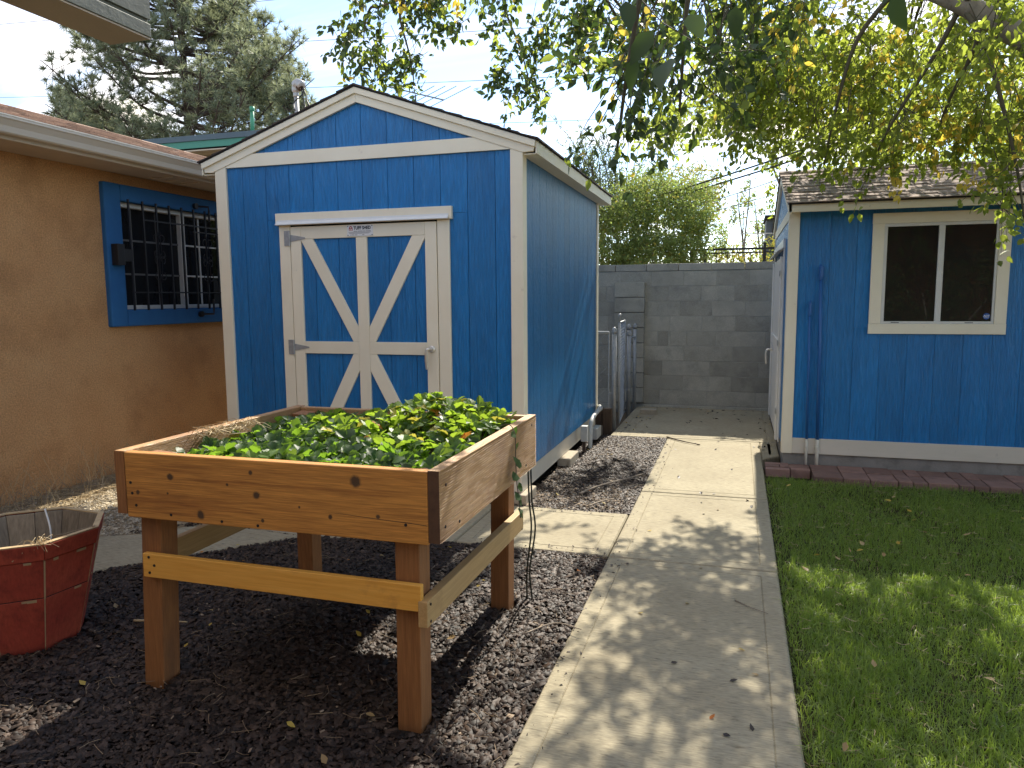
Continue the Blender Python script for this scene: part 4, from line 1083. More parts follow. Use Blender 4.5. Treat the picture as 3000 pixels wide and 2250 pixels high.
# ------------------------------------------------------------------ raised planter
pl = thing('raised_planter', 'raised wooden planter box on four posts filled with strawberry plants', 'planter', (-1.56, 2.78, 0))
PX0, PX1, PY0, PY1, PZ0, PZ1 = -2.215, -.909, 2.172, 3.380, .667, .914
obj('front_board', box(-2.168, -.9505, PY0, PY0 + .038, PZ0, PZ1), m_wood, pl, bev=.004)
def sawn_board(x, y0, y1, z0, z1, t):
    """rough sawn face: shallow saw ridges running along the board"""
    nz_, ny_ = 56, 26
    zs = np.linspace(z0, z1, nz_); ys = np.linspace(y0, y1, ny_)
    r_ = np.random.default_rng(3); ph = r_.normal(size=(ny_, 1)) * .15
    ridge = np.where(np.arange(nz_) % 2 == 0, 0, 1)[None] * (.0040 + .0026 * r_.random((1, nz_))) * (.55 + .6 * r_.random((ny_, nz_)))
    X = x - ridge + .0008 * ph; X[:, 0] = X[:, -1] = x
    Yg, Zg = np.meshgrid(ys, zs, indexing='ij'); Zg = Zg + .004 * np.sin(Yg * 5) * ((Zg > z0 + .01) & (Zg < z1 - .01))
    V = np.stack([X.ravel(), Yg.ravel(), Zg.ravel()], 1); n = len(V)
    F = [(i * nz_ + k, (i + 1) * nz_ + k, (i + 1) * nz_ + k + 1, i * nz_ + k + 1) for i in range(ny_ - 1) for k in range(nz_ - 1)]
    B = np.array([(x - t, y0, z0), (x - t, y1, z0), (x - t, y1, z1), (x - t, y0, z1)]); V = np.concatenate([V, B])
    c00, c10, c11, c01 = 0, (ny_ - 1) * nz_, ny_ * nz_ - 1, nz_ - 1
    F += [(n, n + 3, n + 2, n + 1), (c00, n, n + 1, c10), (c11, n + 2, n + 3, c01)]
    F += [tuple([n, ] + list(range(0, nz_)) + [n + 3]), tuple([n + 2] + list(range(ny_ * nz_ - 1, (ny_ - 1) * nz_ - 1, -1)) + [n + 1])]
    return V, F
obj('side_board', sawn_board(PX1, PY0 + .003, PY1, PZ0 + .008, PZ1 + .003, .040), m_wood_y, pl)
obj('board_end', box(PX1 - .0400, PX1 - .0012, PY0 + .0012, PY0 + .0026, PZ0 + .008, PZ1 + .002), m_endgrain, pl)
obj('side_board', box(PX0, PX0 + .045, PY0 + .003, PY1 + .01, PZ0 + .01, PZ1 + .003), m_wood_y, pl, bev=.003)
obj('board_end', box(PX0 + .001, PX0 + .044, PY0 + .0012, PY0 + .0026, PZ0 + .011, PZ1 + .002), m_leg, pl)
obj('back_board', box(-2.168, -.9505, PY1 - .038, PY1 - .001, PZ0 + .005, PZ1), m_wood_y, pl, bev=.004)
obj('bottom_board', box(-2.169, -.951, PY0 + .04, PY1 - .04, PZ0 + .02, PZ0 + .045), m_leg, pl)
sl = obj('potting_soil', box(-2.168, -.951, PY0 + .039, PY1 - .039, PZ0 + .05, .835), m_soil, pl)
LB = [((-2.145, 2.268, 0), (-2.095, 2.262)), ((-1.052, 2.255, 0), (-1.045, 2.258)), ((-2.150, 3.345, 0), (-2.115, 3.295)), ((-1.058, 3.292, 0), (-1.050, 3.295))]
for (b, t) in LB:
    b = np.array(b); t3 = np.array((*t, .90 if False else .895))
    b3 = b + (b - t3) * (.05 / .895)
    obj('leg', bar(b3, t3, .09, .09, (0, 1, 0)), m_leg, pl, bev=.004)
obj('brace', bar((-2.128, 2.199, .479), (-.985, 2.191, .477), .024, .092), m_brace, pl, bev=.003)
obj('brace', bar((-.978, 2.175, .425), (-.985, 3.355, .405), .034, .090), m_brace_y, pl, bev=.003)
obj('brace', bar((-2.150, 2.32, .475), (-2.150, 3.42, .475), .034, .092), m_brace_y, pl, bev=.003)
def screw(x, y, z, ax='y', r=.0055):
    p, q = ((x, y, z), (x, y - .002, z)) if ax == 'y' else ((x, y, z), (x + .002, y, z))
    obj('screw', tube([p, q], r, 8), m_dark, pl)
for x, z in ((-2.098, .512), (-2.075, .482), (-2.098, .452), (-1.01, .505), (-1.035, .482), (-1.01, .452)): screw(x, 2.1865, z)
for x, z in ((-2.145, .80), (-2.140, .76), (-2.125, .715), (-1.97, .69), (-1.75, .683), (-1.60, .68), (-1.03, .73)): screw(x, PY0 + .0005, z)
for y, z in ((2.23, .86), (2.22, .72), (2.35, .70), (3.2, .71), (3.3, .88)): screw(PX1 - .0005, y, z, 'x')
for y, z in ((2.2, .455), (2.2, .395), (3.28, .44), (3.30, .375)): screw(-.9595, y, z, 'x', .005)

obj('crack', tube([(-1.36, PY0 + .0004, .752), (-1.25, PY0 + .0004, .748), (-1.12, PY0 + .0004, .741), (-1.02, PY0 + .0004, .737), (-.953, PY0 + .0004, .733)], [.0004, .0009, .0011, .0012, .0012], 5), m_dark, pl)
# strawberry leaves: three toothed leaflets on a stalk
def leaflet(teeth=4, w=.46, L=1., fold=.16, curl=-.12):
    V, F = [], []
    ts = np.linspace(0, 1, teeth * 2 + 1)
    mid = []
    for i, t in enumerate(ts):
        mid.append(len(V)); V.append((t * L, 0, curl * t * t))
    L_, R_ = [], []
    for i, t in enumerate(ts[1:-1], 1):
        ww = w * (math.sin(math.pi * min(1, t ** .75 * 1.0)) ** .8) * (1.13 if i % 2 else .92)
        tt = t + (.03 if i % 2 else -.02)
        L_.append(len(V)); V.append((tt * L, ww, curl * t * t + fold * ww / w * .9))
        R_.append(len(V)); V.append((tt * L, -ww, curl * t * t + fold * ww / w * .9))
    for e, sgn in ((L_, 1), (R_, -1)):
        F.append((mid[0], mid[1], e[0])[::sgn])
        for i in range(len(e) - 1):
            F.append((mid[i + 1], mid[i + 2], e[i + 1])[::sgn]); F.append((mid[i + 1], e[i + 1], e[i])[::sgn])
        F.append((mid[-2], mid[-1], e[-1])[::sgn])
    return np.array(V, float), F
def rotz(V, a):
    c, s = math.cos(a), math.sin(a); return np.stack([V[:, 0] * c - V[:, 1] * s, V[:, 0] * s + V[:, 1] * c, V[:, 2]], 1)
def tri_leaf(var):
    r = random.Random(var); gs = []
    for a in (-1.25, 0, 1.25):
        v, f = leaflet(4, .43 + .06 * r.random(), 1 + .15 * r.random(), .12 + .14 * r.random(), -.28 + .3 * r.random())
        v = v + (.07, 0, 0); v[:, 2] += v[:, 0] * r.uniform(-.2, .25)
        gs.append((rotz(v, a + r.uniform(-.15, .15)), f))
    return join(*gs)
sb_ = thing('strawberry_plants', 'dense bed of bright green strawberry leaves filling the raised planter', 'plants', (-1.56, 2.78, .835))
tl = [tri_leaf(i) for i in range(6)]
tl_me = [mesh('strawberry_leaf', v, f, l_straw_o) for v, f in tl]
tl_me_y = mesh('yellowed_strawberry_leaf', *tl[3], l_straw_y)
tl_me_r = mesh('autumn_strawberry_leaf', *tl[1], l_red)
n = 1120
P = np.stack([rng.uniform(-2.15, -.965, n), rng.uniform(2.21, 3.33, n)], 1)
dl = np.clip((P[:, 0] + 2.17) / 1.2, 0, 1); db = np.clip((P[:, 1] - 2.2) / 1.15, 0, 1)
top = .868 + .10 * np.exp(-((P[:, 0] + 1.28) / .38) ** 2 - ((P[:, 1] - 3.12) / .30) ** 2) + .028 * hnoise(P[:, 0], P[:, 1], 11, 6) + .02 * dl + .02 * db
thin = (P[:, 0] < -2.06) & (rng.random(n) < .45)
P, top = P[~thin], top[~thin]; n = len(P)
Z = top - rng.uniform(0, 1, n) ** 1.4 * .085
Z = np.maximum(Z, .845)
nz = rng.normal(size=(n, 3)) * .6; nz[:, 2] = 1
nz[:, 1] -= .18
Rm = frames(nz)
S = rng.uniform(.029, .052, n)
order = np.argsort(-Z + rng.uniform(0, .02, n))
single = set(order[:292].tolist())
off = np.array(ORIG[sb_.name])
redset = set(order[[20, 61, 90, 133, 180, 214, 240]].tolist())
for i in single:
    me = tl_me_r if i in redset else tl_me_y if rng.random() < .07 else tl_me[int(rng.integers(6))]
    o = link('leaf', me, sb_)
    M4 = Matrix(Rm[i].tolist()).to_4x4() @ Matrix.Scale(S[i] * (.8 if i in redset else 1), 4); M4.translation = Vector((*P[i], Z[i])) - ORIG[sb_.name]
    o.matrix_local = M4
rest = np.array([i for i in range(n) if i not in single])
vs_, fs_, n0 = [], [], 0
for k in range(6):
    idx = rest[k::6]
    v, f = tl[k]
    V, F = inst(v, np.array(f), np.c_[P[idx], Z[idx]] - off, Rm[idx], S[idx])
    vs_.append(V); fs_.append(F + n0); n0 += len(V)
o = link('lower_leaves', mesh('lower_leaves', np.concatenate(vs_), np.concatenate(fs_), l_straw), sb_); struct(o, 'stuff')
gs = []
for i in order[:420:2]:
    q = np.array((*P[i], Z[i])); gs.append(tube([(q[0] + random.gauss(0, .03), q[1] + random.gauss(0, .03), .825), q], .0014, 3, caps=False))
o = obj('leaf_stalks', join(*gs), l_straw, sb_); struct(o, 'stuff')
# dry straw clump at the left rim
gs = []
for k in range(70):
    a = random.uniform(0, 6.28); c = np.array((random.uniform(-2.19, -2.08), random.uniform(2.55, 2.9), .905))
    l = random.uniform(.04, .11); gs.append(tube(curve([c, c + (l * .5 * math.cos(a), l * .5 * math.sin(a), random.uniform(.0, .035)), c + (l * math.cos(a + .8), l * math.sin(a + .8), random.uniform(-.02, .03))], 3), .0013, 3, caps=False))
o = obj('straw_clump', join(*gs), m_straw); struct(o, 'stuff'); tag(o, 'curled dry straw on the left rim of the planter', 'straw')
# trailing ivy stem over the right board
iv = thing('trailing_vine', 'thin trailing vine hanging over the right side of the planter', 'vine', (-.90, 3.0, .92))
st_ = curve([(-1.0, 3.02, .90), (-.93, 2.99, .935), (-.893, 2.97, .90), (-.885, 2.955, .80), (-.880, 2.95, .70), (-.870, 2.95, .62), (-.862, 2.94, .545)], 6)
obj('stem', tube(st_, .0022, 5), m_twig, iv)
ivm = mesh('ivy_leaf', *leaflet(2, .5, 1, .12, -.15), l_ivy)
for k, (t, sd_) in enumerate(((.30, 1), (.36, -1), (.42, 1), (.5, -1), (.56, 1), (.62, -1), (.74, 1), (.78, -1), (.82, 1), (.88, 1), (.93, -1), (.99, 1))):
    p = Vector(st_[int(t * (len(st_) - 1))])
    o = link('leaf', ivm, iv); x = Vector((random.uniform(-.1, .5), sd_ * .8, random.uniform(-.9, .2))).normalized()
    R_ = frames_xz(np.array([x]), np.array([[.8, -.5, .4]]))[0]
    M4 = Matrix(R_.tolist()).to_4x4() @ Matrix.Scale(random.uniform(.026, .046), 4); M4.translation = p - ORIG[iv.name]; o.matrix_local = M4
# drip tubes at the rear right leg
for k, (dx, lab) in enumerate(((0, 'inner of two dark drip tubes hanging down the rear right planter leg'), (.014, 'outer of two dark drip tubes hanging down the rear right planter leg'))):
    o = obj('drip_tube', tube(curve([(-.965 + dx, 3.40, .72), (-.948 + dx, 3.37, .66), (-.940 + dx, 3.36, .5), (-.930 + dx * 1.4, 3.36, .36), (-.955 + dx, 3.37, .15), (-.965 + dx * 2, 3.40, -.02)], 8), .0042, 7), m_hose, smooth=True)
    tag(o, lab, 'tube', 'drip tubes on the planter leg')

# ------------------------------------------------------------------ red half barrel
ba = thing('barrel_planter', 'worn red painted wooden tub with grey inside and bare wood edges', 'planter', (*BAR_C, 0))
RB, RT, HB = .215, .330, .482
def bc(k, z, ins=0.):
    a = math.radians(-27 + 45 * k); r = RB + (RT - RB) * z / HB - ins
    return np.array((BAR_C[0] + r * math.cos(a), BAR_C[1] + r * math.sin(a), z))
def bpanel(k, z0, z1, t0, t1, e0=.0, e1=1., lift=0.):
    A = [bc(k, z0, t0), bc(k + 1, z0, t0), bc(k + 1, z1, t0), bc(k, z1, t0)]
    B = [bc(k, z0, t1), bc(k + 1, z0, t1), bc(k + 1, z1, t1), bc(k, z1, t1)]
    def lerp(q): return [q[0] + (q[1] - q[0]) * e0, q[0] + (q[1] - q[0]) * e1, q[3] + (q[2] - q[3]) * e1, q[3] + (q[2] - q[3]) * e0]
    A, B = lerp(A), lerp(B)
    V = np.array(A + B); F = [(0, 1, 2, 3), (7, 6, 5, 4), (4, 5, 1, 0), (5, 6, 2, 1), (6, 7, 3, 2), (7, 4, 0, 3)]
    return V, F
for k in range(8):
    obj('hoop', bpanel(k, .408, .478 + random.uniform(-.003, .003), -.003, .010, .004, .996), m_red, ba, bev=.002)
    obj('stave', bpanel(k, .235, .405, .002, .012, .012, .988), m_red, ba, bev=.002)
    obj('stave', bpanel(k, -.02, .231, .0, .012, .012, .988), m_red, ba, bev=.002)
    obj('corner_strip', bpanel(k, -.02, .404, .0015, .013, -.011, .016 + .018 * random.random()), m_rawedge, ba)
    for j in range(2):
        obj('inner_stave', bpanel(k, .0, .474 + random.uniform(-.006, .004), .013, .028, j * .5 + .004, j * .5 + .496), m_oldwood, ba, bev=.002)
for k in range(8):
    for j in range(3):
        e = random.uniform(.1, .8); zz = random.choice((.231, .236, .405))
        obj('worn_patch', bpanel(k, zz - random.uniform(.006, .014), zz - .001, -.0012, .004, e, e + random.uniform(.08, .2)), m_rawedge, ba)
obj('rim_edge', join(*[bpanel(k, .4765, .4815, .0, .026, .0, 1.) for k in range(8)]), m_rawedge, ba)
obj('seam', join(*[bpanel(k, .2315, .2345, .004, .012, .01, .99) for k in range(8)]), m_dark, ba)
V = [bc(k, .30, .03) for k in range(8)]
obj('soil', (np.array(V), [tuple(range(8))]), m_soil, ba)
ds = thing('dead_stalks', 'dry bent stalks and root scraps lying over the rim of the red tub', 'stalks', (-2.85, 2.3, .48))
obj('stalk', tube(curve([(-3.0, 2.55, .31), (-3.03, 2.58, .42), (-3.1, 2.62, .50)], 6), .004, 6), m_vinyl, ds)
obj('stalk', tube(curve([(-2.95, 2.5, .31), (-2.93, 2.5, .41), (-2.85, 2.5, .44), (-2.75, 2.52, .47), (-2.68, 2.5, .49)], 6), .0022, 6), m_stick, ds)
obj('stalk', tube(curve([(-2.72, 2.28, .49), (-2.755, 2.24, .47), (-2.80, 2.20, .42)], 5), .0025, 6), m_straw, ds)
gs = []
for k in range(26):
    c = np.array((-2.735 + random.gauss(0, .015), 2.275 + random.gauss(0, .015), .487)); a = random.uniform(0, 6.28); l = random.uniform(.02, .06)
    gs.append(tube(curve([c, c + (l * .6 * math.cos(a), l * .6 * math.sin(a), random.uniform(-.0, .02)), c + (l * math.cos(a + .5), l * math.sin(a + .5), random.uniform(-.04, .01))], 3), .0011, 3, caps=False))
o = obj('roots', join(*gs), m_straw, ds); struct(o, 'stuff')

# ------------------------------------------------------------------ leaves for the trees
tl_v = np.array([(0, 0, 0), (.28, .24, .06), (.28, -.24, .06), (.33, 0, -.01), (.64, .20, .03), (.64, -.20, .03), (.66, 0, -.02), (1.0, 0, -.10)], float)
tl_f = np.array([(0, 3, 1), (0, 2, 3), (3, 6, 4), (3, 4, 1), (3, 5, 6), (3, 2, 5), (6, 7, 4), (6, 5, 7)])
def in_view(P, margin=0.):
    d = P - np.array(CAM); z = d @ np.array(fw); x = d @ np.array(rt) / np.maximum(z, .01); y = d @ np.array(up) / np.maximum(z, .01)
    return (z > .3) & (abs(x) < 1500 / 2176.86 + margin) & (abs(y) < 1125 / 2176.86 + margin), np.linalg.norm(d, axis=1)
def limb(par, pts, r0_, r1_, name='limb', mt=None, n=10, sub=8):
    c = curve(pts, sub); t = np.linspace(0, 1, len(c))
    return obj(name, tube(c, r0_ + (r1_ - r0_) * t, n), mt or m_bark, par, smooth=True), c
ct = thing('shade_tree', 'large leafy shade tree reaching over the path with some yellow autumn leaves', 'tree', (3.9, 5.5, 0))
limb(ct, [(3.92, 5.5, -.1), (3.88, 5.5, .7), (3.75, 5.5, 1.5), (3.6, 5.5, 1.9)], .24, .19, 'trunk', n=14)
l1, c1 = limb(ct, [(3.7, 5.5, 1.6), (3.2, 5.5, 2.05), (2.4, 5.5, 2.55), (1.64, 5.5, 3.03), (1.14, 5.5, 3.36), (.3, 5.9, 3.9), (-1.0, 7.2, 4.6), (-2.6, 7.9, 4.95), (-4.0, 8.05, 4.75)], .105, .012)
l2, c2 = limb(ct, [(3.7, 5.5, 1.6), (3.3, 6.0, 3.0), (2.4, 6.8, 4.3), (1.2, 7.4, 5.0), (.4, 7.6, 5.3), (.0, 7.4, 5.3)], .13, .02)
l3, c3 = limb(ct, [(3.6, 5.5, 1.8), (3.1, 5.2, 3.0), (2.2, 4.8, 3.9), (1.0, 4.4, 4.4), (-.2, 3.6, 4.0), (-.1, 2.2, 2.9)], .09, .006)
l4, c4 = limb(ct, [(1.66, 5.5, 3.0), (1.70, 5.52, 2.85), (1.72, 5.5, 2.55), (1.78, 5.45, 2.3)], .045, .008)
skel = np.concatenate([c1[30:], c2[12:], c3[10:]])
def far_(c, k):
    """the same clump further along the view, above the tall shed roof"""
    return (c[0] * k, c[1] * k, CAM.z + (c[2] - CAM.z) * k, c[3] * k, c[4] * k, c[5] * k, c[6], c[7])
clumps = [far_(c, 1.36) for c in [(-3.05, 5.9, 3.62, .30, .35, .26, 34, .0), (-2.75, 5.9, 4.02, .5, .4, .22, 46, .03), (-2.25, 6.0, 3.88, .4, .4, .25, 34, .0), (-2.66, 5.9, 3.36, .13, .2, .2, 14, 0),
          (-1.72, 6.0, 3.25, .20, .3, .28, 26, .0), (-1.5, 6.0, 3.75, .45, .5, .33, 54, .0), (-.95, 6.1, 3.65, .42, .5, .40, 60, .03)]]
clumps += [far_(c, .56) for c in [(-.88, 6.1, 3.12, .20, .4, .24, 10, .0), (-.45, 6.2, 3.40, .40, .5, .36, 16, .02)]]
clumps += [far_(c, .70) for c in [(-.15, 6.2, 3.75, .6, .6, .45, 60, .04), (-.75, 6.2, 3.65, .3, .5, .3, 22, 0)]]
clumps += [(.05, 6.4, 3.0, .34, .4, .26, 44, .01), (.15, 6.3, 3.6, .4, .6, .4, 70, .03),
          (.55, 6.4, 3.30, .55, .9, .45, 130, .06), (1.2, 6.4, 3.2, .6, .9, .5, 140, .07), (1.9, 6.0, 3.1, .55, .9, .6, 120, .05), (2.5, 5.6, 3.1, .5, .9, .7, 80, .04),
          (.95, 5.8, 2.46, .16, .25, .22, 16, .10), (.62, 5.9, 2.66, .2, .3, .15, 18, .05), (1.30, 5.8, 2.62, .3, .3, .16, 30, .18), (1.85, 5.6, 2.6, .3, .3, .2, 30, .06), (1.60, 5.4, 2.16, .09, .15, .26, 13, .05),
          (.55, 8.0, 3.75, .6, .7, .55, 95, .02), (1.5, 8.4, 3.55, .9, .8, .6, 125, .02), (2.7, 8.3, 3.55, 1.0, .8, .6, 115, .02), (.15, 7.3, 3.3, .45, .6, .40, 70, .03), (-.1, 7.8, 3.75, .3, .5, .3, 30, .02),
          (.6, 7.4, 5.0, .7, 1.1, .5, 55, .01), (1.6, 7.4, 5.0, 1.0, 1.2, .6, 60, .01), (2.9, 7.0, 4.8, 1.0, 1.3, .8, 80, .01), (.9, 5.4, 4.5, .9, .9, .4, 70, .01), (2.0, 4.6, 4.2, .9, .8, .5, 65, .01),  # unseen clumps above the view, added to shade the lawn and small shed
          (-.1, 3.4, 4.0, .5, .4, .2, 22, 0), (2.3, 3.3, 4.2, 1.2, 1.1, .5, 120, .01), (3.3, 4.6, 3.7, .8, .9, .6, 90, .01), (1.2, 3.4, 4.6, .8, .8, .3, 50, .01), (1.45, 4.9, 3.0, .3, .3, .22, 20, .02), (-.95, 9.4, 3.5, .28, .4, .26, 26, 0), (-.6, 9.9, 3.75, .3, .4, .26, 28, 0)]  # clumps nearest the camera are unseen, added to darken shed and near leaves
LP, LX, LZ, LS, LY = [], [], [], [], []
NF, NN = 7, 4
tw_gs = []
for ci, (cx, cy_, cz, rx, ry, rz_, ns, yf) in enumerate(clumps):
    cc = np.array((cx, cy_, cz + rz_ * .6))
    j = np.argmin(np.linalg.norm(skel - cc, axis=1)); s0 = skel[j]
    if np.linalg.norm(cc - s0) > .15:
        mid = (s0 + cc) / 2 + np.array((random.gauss(0, .06), random.gauss(0, .06), .08))
        limb(ct, [s0, mid, cc, cc + (cc - mid) * .5 - (0, 0, .12)], .019, .005, 'branch', m_twig, 6, 6)
    for k in range(ns):
        d = rng.normal(size=3); d /= np.linalg.norm(d); d *= rng.uniform(.25, 1) ** .5
        p = np.array((cx + rx * d[0], cy_ + ry * d[1], cz + rz_ * d[2]))
        yel = rng.random() < yf
        dirv = np.array((rng.normal() * .55 - .25, rng.normal() * .5 - .1, -.55 + rng.normal() * .35)); dirv /= np.linalg.norm(dirv)
        ln = rng.uniform(.22, .42)
        q = p + dirv * ln + (0, 0, -.05)
        tw_gs.append(tube([p - dirv * .12 + (0, 0, .05), p, (p + q) / 2 + (0, 0, .02), q], [.0038, .003, .0022, .001], 3, caps=False))
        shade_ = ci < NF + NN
        nl = int(rng.integers(15, 26)) if ci >= NF else int(rng.integers(12, 21))
        for t in np.linspace(.05, 1, nl // 3):
            base = p + (q - p) * t
            for w in range(3):
                x = dirv * .5 + rng.normal(size=3) * .75 + (0, 0, -.45)
                LP.append(base + rng.normal(size=3) * .018); LX.append(x); z = rng.normal(size=3) + (0, -.2, .9); LZ.append(z)
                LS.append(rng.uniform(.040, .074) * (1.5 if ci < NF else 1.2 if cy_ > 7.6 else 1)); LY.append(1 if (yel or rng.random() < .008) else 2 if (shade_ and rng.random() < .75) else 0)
# a low twig close to the camera
for (p, s) in [((-.16, 1.42, 1.93), .072), ((-.13, 1.40, 1.87), .085), ((-.19, 1.43, 1.89), .066), ((-.10, 1.45, 1.96), .07), ((-.02, 1.52, 1.99), .06), ((-.24, 1.62, 2.06), .07), ((.27, 1.66, 2.03), .08), ((.30, 1.72, 2.08), .07), ((.22, 1.62, 2.06), .06)]:
    LP.append(np.array(p) + (0, 0, .02)); LX.append(np.array((random.gauss(-.2, .4), random.gauss(0, .3), -.8))); LZ.append(np.array((random.gauss(0, .5), -.9, .4))); LS.append(s); LY.append(2)
limb(ct, [(-.1, 2.2, 2.9), (-.05, 1.9, 2.45), (-.1, 1.6, 2.2), (-.16, 1.44, 2.0)], .006, .002, 'branch', m_twig, 6, 5)
limb(ct, [(-.1, 2.2, 2.9), (.15, 2.0, 2.5), (.28, 1.75, 2.1)], .006, .002, 'branch', m_twig, 6, 5)
LP, LX, LZ, LS, LY = np.array(LP), np.array(LX), np.array(LZ), np.array(LS), np.array(LY)
LR = frames_xz(LX, LZ)
off = np.array(ORIG[ct.name])
vis, dist = in_view(LP)
score = np.where(vis, LS / dist, 0); big = np.argsort(-score)[:296]
lm = [mesh('canopy_leaf', tl_v * (1, w, 1), tl_f, l_tree_o) for w in (.9, 1.05, 1.2)]
lmy = mesh('yellow_canopy_leaf', tl_v * (1, 1.05, 1), tl_f, l_yel)
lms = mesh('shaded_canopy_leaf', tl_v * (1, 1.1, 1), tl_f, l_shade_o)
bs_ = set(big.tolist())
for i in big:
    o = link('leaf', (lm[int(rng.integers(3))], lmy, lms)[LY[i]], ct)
    M4 = Matrix(LR[i].tolist()).to_4x4() @ Matrix.Scale(float(LS[i]), 4); M4.translation = Vector(LP[i]) - ORIG[ct.name]; o.matrix_local = M4
restm = np.ones(len(LP), bool); restm[big] = False
wid = np.c_[LS, LS * rng.uniform(.85, 1.25, len(LS)), LS]
V, F = inst(tl_v, tl_f, LP[restm] - off, LR[restm], wid[restm])
mi = np.repeat(LY[restm].astype(int), len(tl_f))
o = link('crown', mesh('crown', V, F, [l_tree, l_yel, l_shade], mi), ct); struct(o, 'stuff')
o = obj('twigs', join(*tw_gs), m_twig, ct); struct(o, 'stuff')

# bushes and background trees
def leafy(par, clumps, n, size, mats, wr=(.8, 1.2), droop=.1, mixf=.0, name='crown', up_=.6):
    V_, F_, mi_, n0 = [], [], [], 0
    tot = sum(c[3] * c[4] * c[5] for c in clumps)
    for (cx, cy_, cz, rx, ry, rz_) in clumps:
        k = int(n * rx * ry * rz_ / tot) + 40
        d = rng.normal(size=(k, 3)); d /= np.linalg.norm(d, axis=1)[:, None]; d *= (rng.uniform(.1, 1, k) ** .42)[:, None]
        # leaf clusters, so that gaps open between them
        g = max(6, k // 28); cid = rng.integers(0, g, k)
        cen = rng.normal(size=(g, 3)); cen /= np.linalg.norm(cen, axis=1)[:, None]; cen *= (rng.uniform(.2, 1, g) ** .45)[:, None]
        p = cen[cid] + rng.normal(size=(k, 3)) * .125
        p = np.where((rng.random(k) < .13)[:, None], d, p)
        P = np.array((cx, cy_, cz)) + p * (rx, ry, rz_)
        X = rng.normal(size=(k, 3)) + (0, 0, -droop); Zv = rng.normal(size=(k, 3)) + (0, 0, up_)
        s = rng.uniform(*size, k)
        v, f = inst(tl_v, tl_f, P - np.array(ORIG[par.name]), frames_xz(X, Zv), np.c_[s, s * rng.uniform(*wr, k), s])
        V_.append(v); F_.append(f + n0); n0 += len(v)
        mi_.append(np.repeat((rng.random(k) < mixf).astype(int), len(tl_f)))
    o = link(name, mesh(name, np.concatenate(V_), np.concatenate(F_), mats, np.concatenate(mi_)), par); struct(o, 'stuff'); return o
def stems(par, root, tips, r=.03, mt=None, name='trunk'):
    gs = []
    for t in tips:
        root_, t_ = np.array(root, float), np.array(t, float)
        m1 = root_ + (t_ - root_) * .45 + np.array((random.gauss(0, .12), random.gauss(0, .12), .1))
        c = curve([root_, m1, t_], 6); gs.append(tube(c, np.linspace(r, r * .25, len(c)), 6))
    return obj(name, join(*gs), mt or m_bark, par)
b1 = thing('leafy_bush', 'big sunlit green bush leaning over the block wall beside the tall shed', 'bush', (-1.3, 11.6, 0))
bc_ = [(-1.9, 11.0, 2.05, .6, .5, .30), (-1.2, 11.0, 2.1, .6, .5, .3), (-.75, 11.2, 2.1, .4, .4, .28), (-1.75, 11.4, 2.35, .62, .6, .55), (-1.1, 11.6, 2.55, .6, .6, .65), (-.75, 11.7, 2.75, .45, .5, .5), (-1.35, 11.6, 3.05, .45, .5, .45), (-2.0, 11.6, 2.8, .4, .5, .4), (-.45, 11.7, 2.35, .35, .4, .35), (-1.6, 10.7, 1.93, .35, .35, .14), (-1.15, 10.5, 1.92, .3, .3, .10)]
leafy(b1, bc_, 30000, (.035, .065), [l_bush, l_bush2], (.6, .9), mixf=.10)
stems(b1, (-1.3, 11.6, -.1), [c[:3] for c in bc_], .035)
gs = [tube([(-1.38, 10.3, 1.93), (-1.36, 10.0, 1.85), (-1.33, 9.93, 1.74)], .004, 5)]
b2 = thing('yellowing_tree', 'taller tree with yellowing top behind the green bush', 'tree', (-1.2, 14.5, 0))
bc_ = [(-1.5, 14.5, 3.3, .8, .7, .5), (-.9, 14.5, 3.5, .6, .6, .45), (-2.0, 14.6, 3.2, .6, .6, .5), (-.5, 14.5, 3.2, .4, .5, .4)]
leafy(b2, bc_, 6500, (.05, .085), [l_bush2, l_bush], (.6, .9), mixf=.35)
stems(b2, (-1.2, 14.5, -.1), [c[:3] for c in bc_], .06)
b3 = thing('feathery_tree', 'wispy feathery tree behind the rear corner of the tall shed roof', 'tree', (-2.2, 12.3, 0))
fp, fx = [], []
tw2 = []
for k in range(95):
    root = np.array((-2.3 + random.gauss(0, .3), 12.3 + random.gauss(0, .25), random.uniform(2.2, 3.4)))
    tip = root + np.array((random.gauss(-.05, .35), random.gauss(0, .25), random.uniform(.5, 1.15)))
    c = curve([root, (root + tip) / 2 + (random.gauss(0, .08), 0, .1), tip], 6)
    tw2.append(tube(c, np.linspace(.007, .0025, len(c)), 4, caps=False))
    for t in np.linspace(.15, 1, 34):
        p = c[int(t * (len(c) - 1))] + rng.normal(size=3) * .02
        fp.append(p); fx.append(rng.normal(size=3) * .7 + (tip - root) / np.linalg.norm(tip - root) * .8)
fp, fx = np.array(fp), np.array(fx); s = rng.uniform(.05, .10, len(fp))
V, F = inst(tl_v, tl_f, fp - np.array(ORIG[b3.name]), frames_xz(fx, rng.normal(size=fx.shape)), np.c_[s, s * .45, s])
o = link('crown', mesh('crown', V, F, l_feather), b3); struct(o, 'stuff')
leafy(b3, [(-2.3, 12.3, 2.9, .6, .5, .7), (-1.85, 12.2, 3.0, .4, .4, .5)], 2600, (.04, .07), [l_feather, l_bush], (.4, .7), mixf=.3, name='lower_crown')
stems(b3, (-2.2, 12.3, -.1), [(-2.5, 12.3, 3.2), (-2.2, 12.2, 3.6), (-1.9, 12.2, 3.3)], .04)
o = obj('twigs', join(*tw2), m_twig, b3); struct(o, 'stuff')
b4 = thing('dark_leafy_tree', 'dark green drooping tree rising behind the small shed gable', 'tree', (1.4, 12.2, 0))
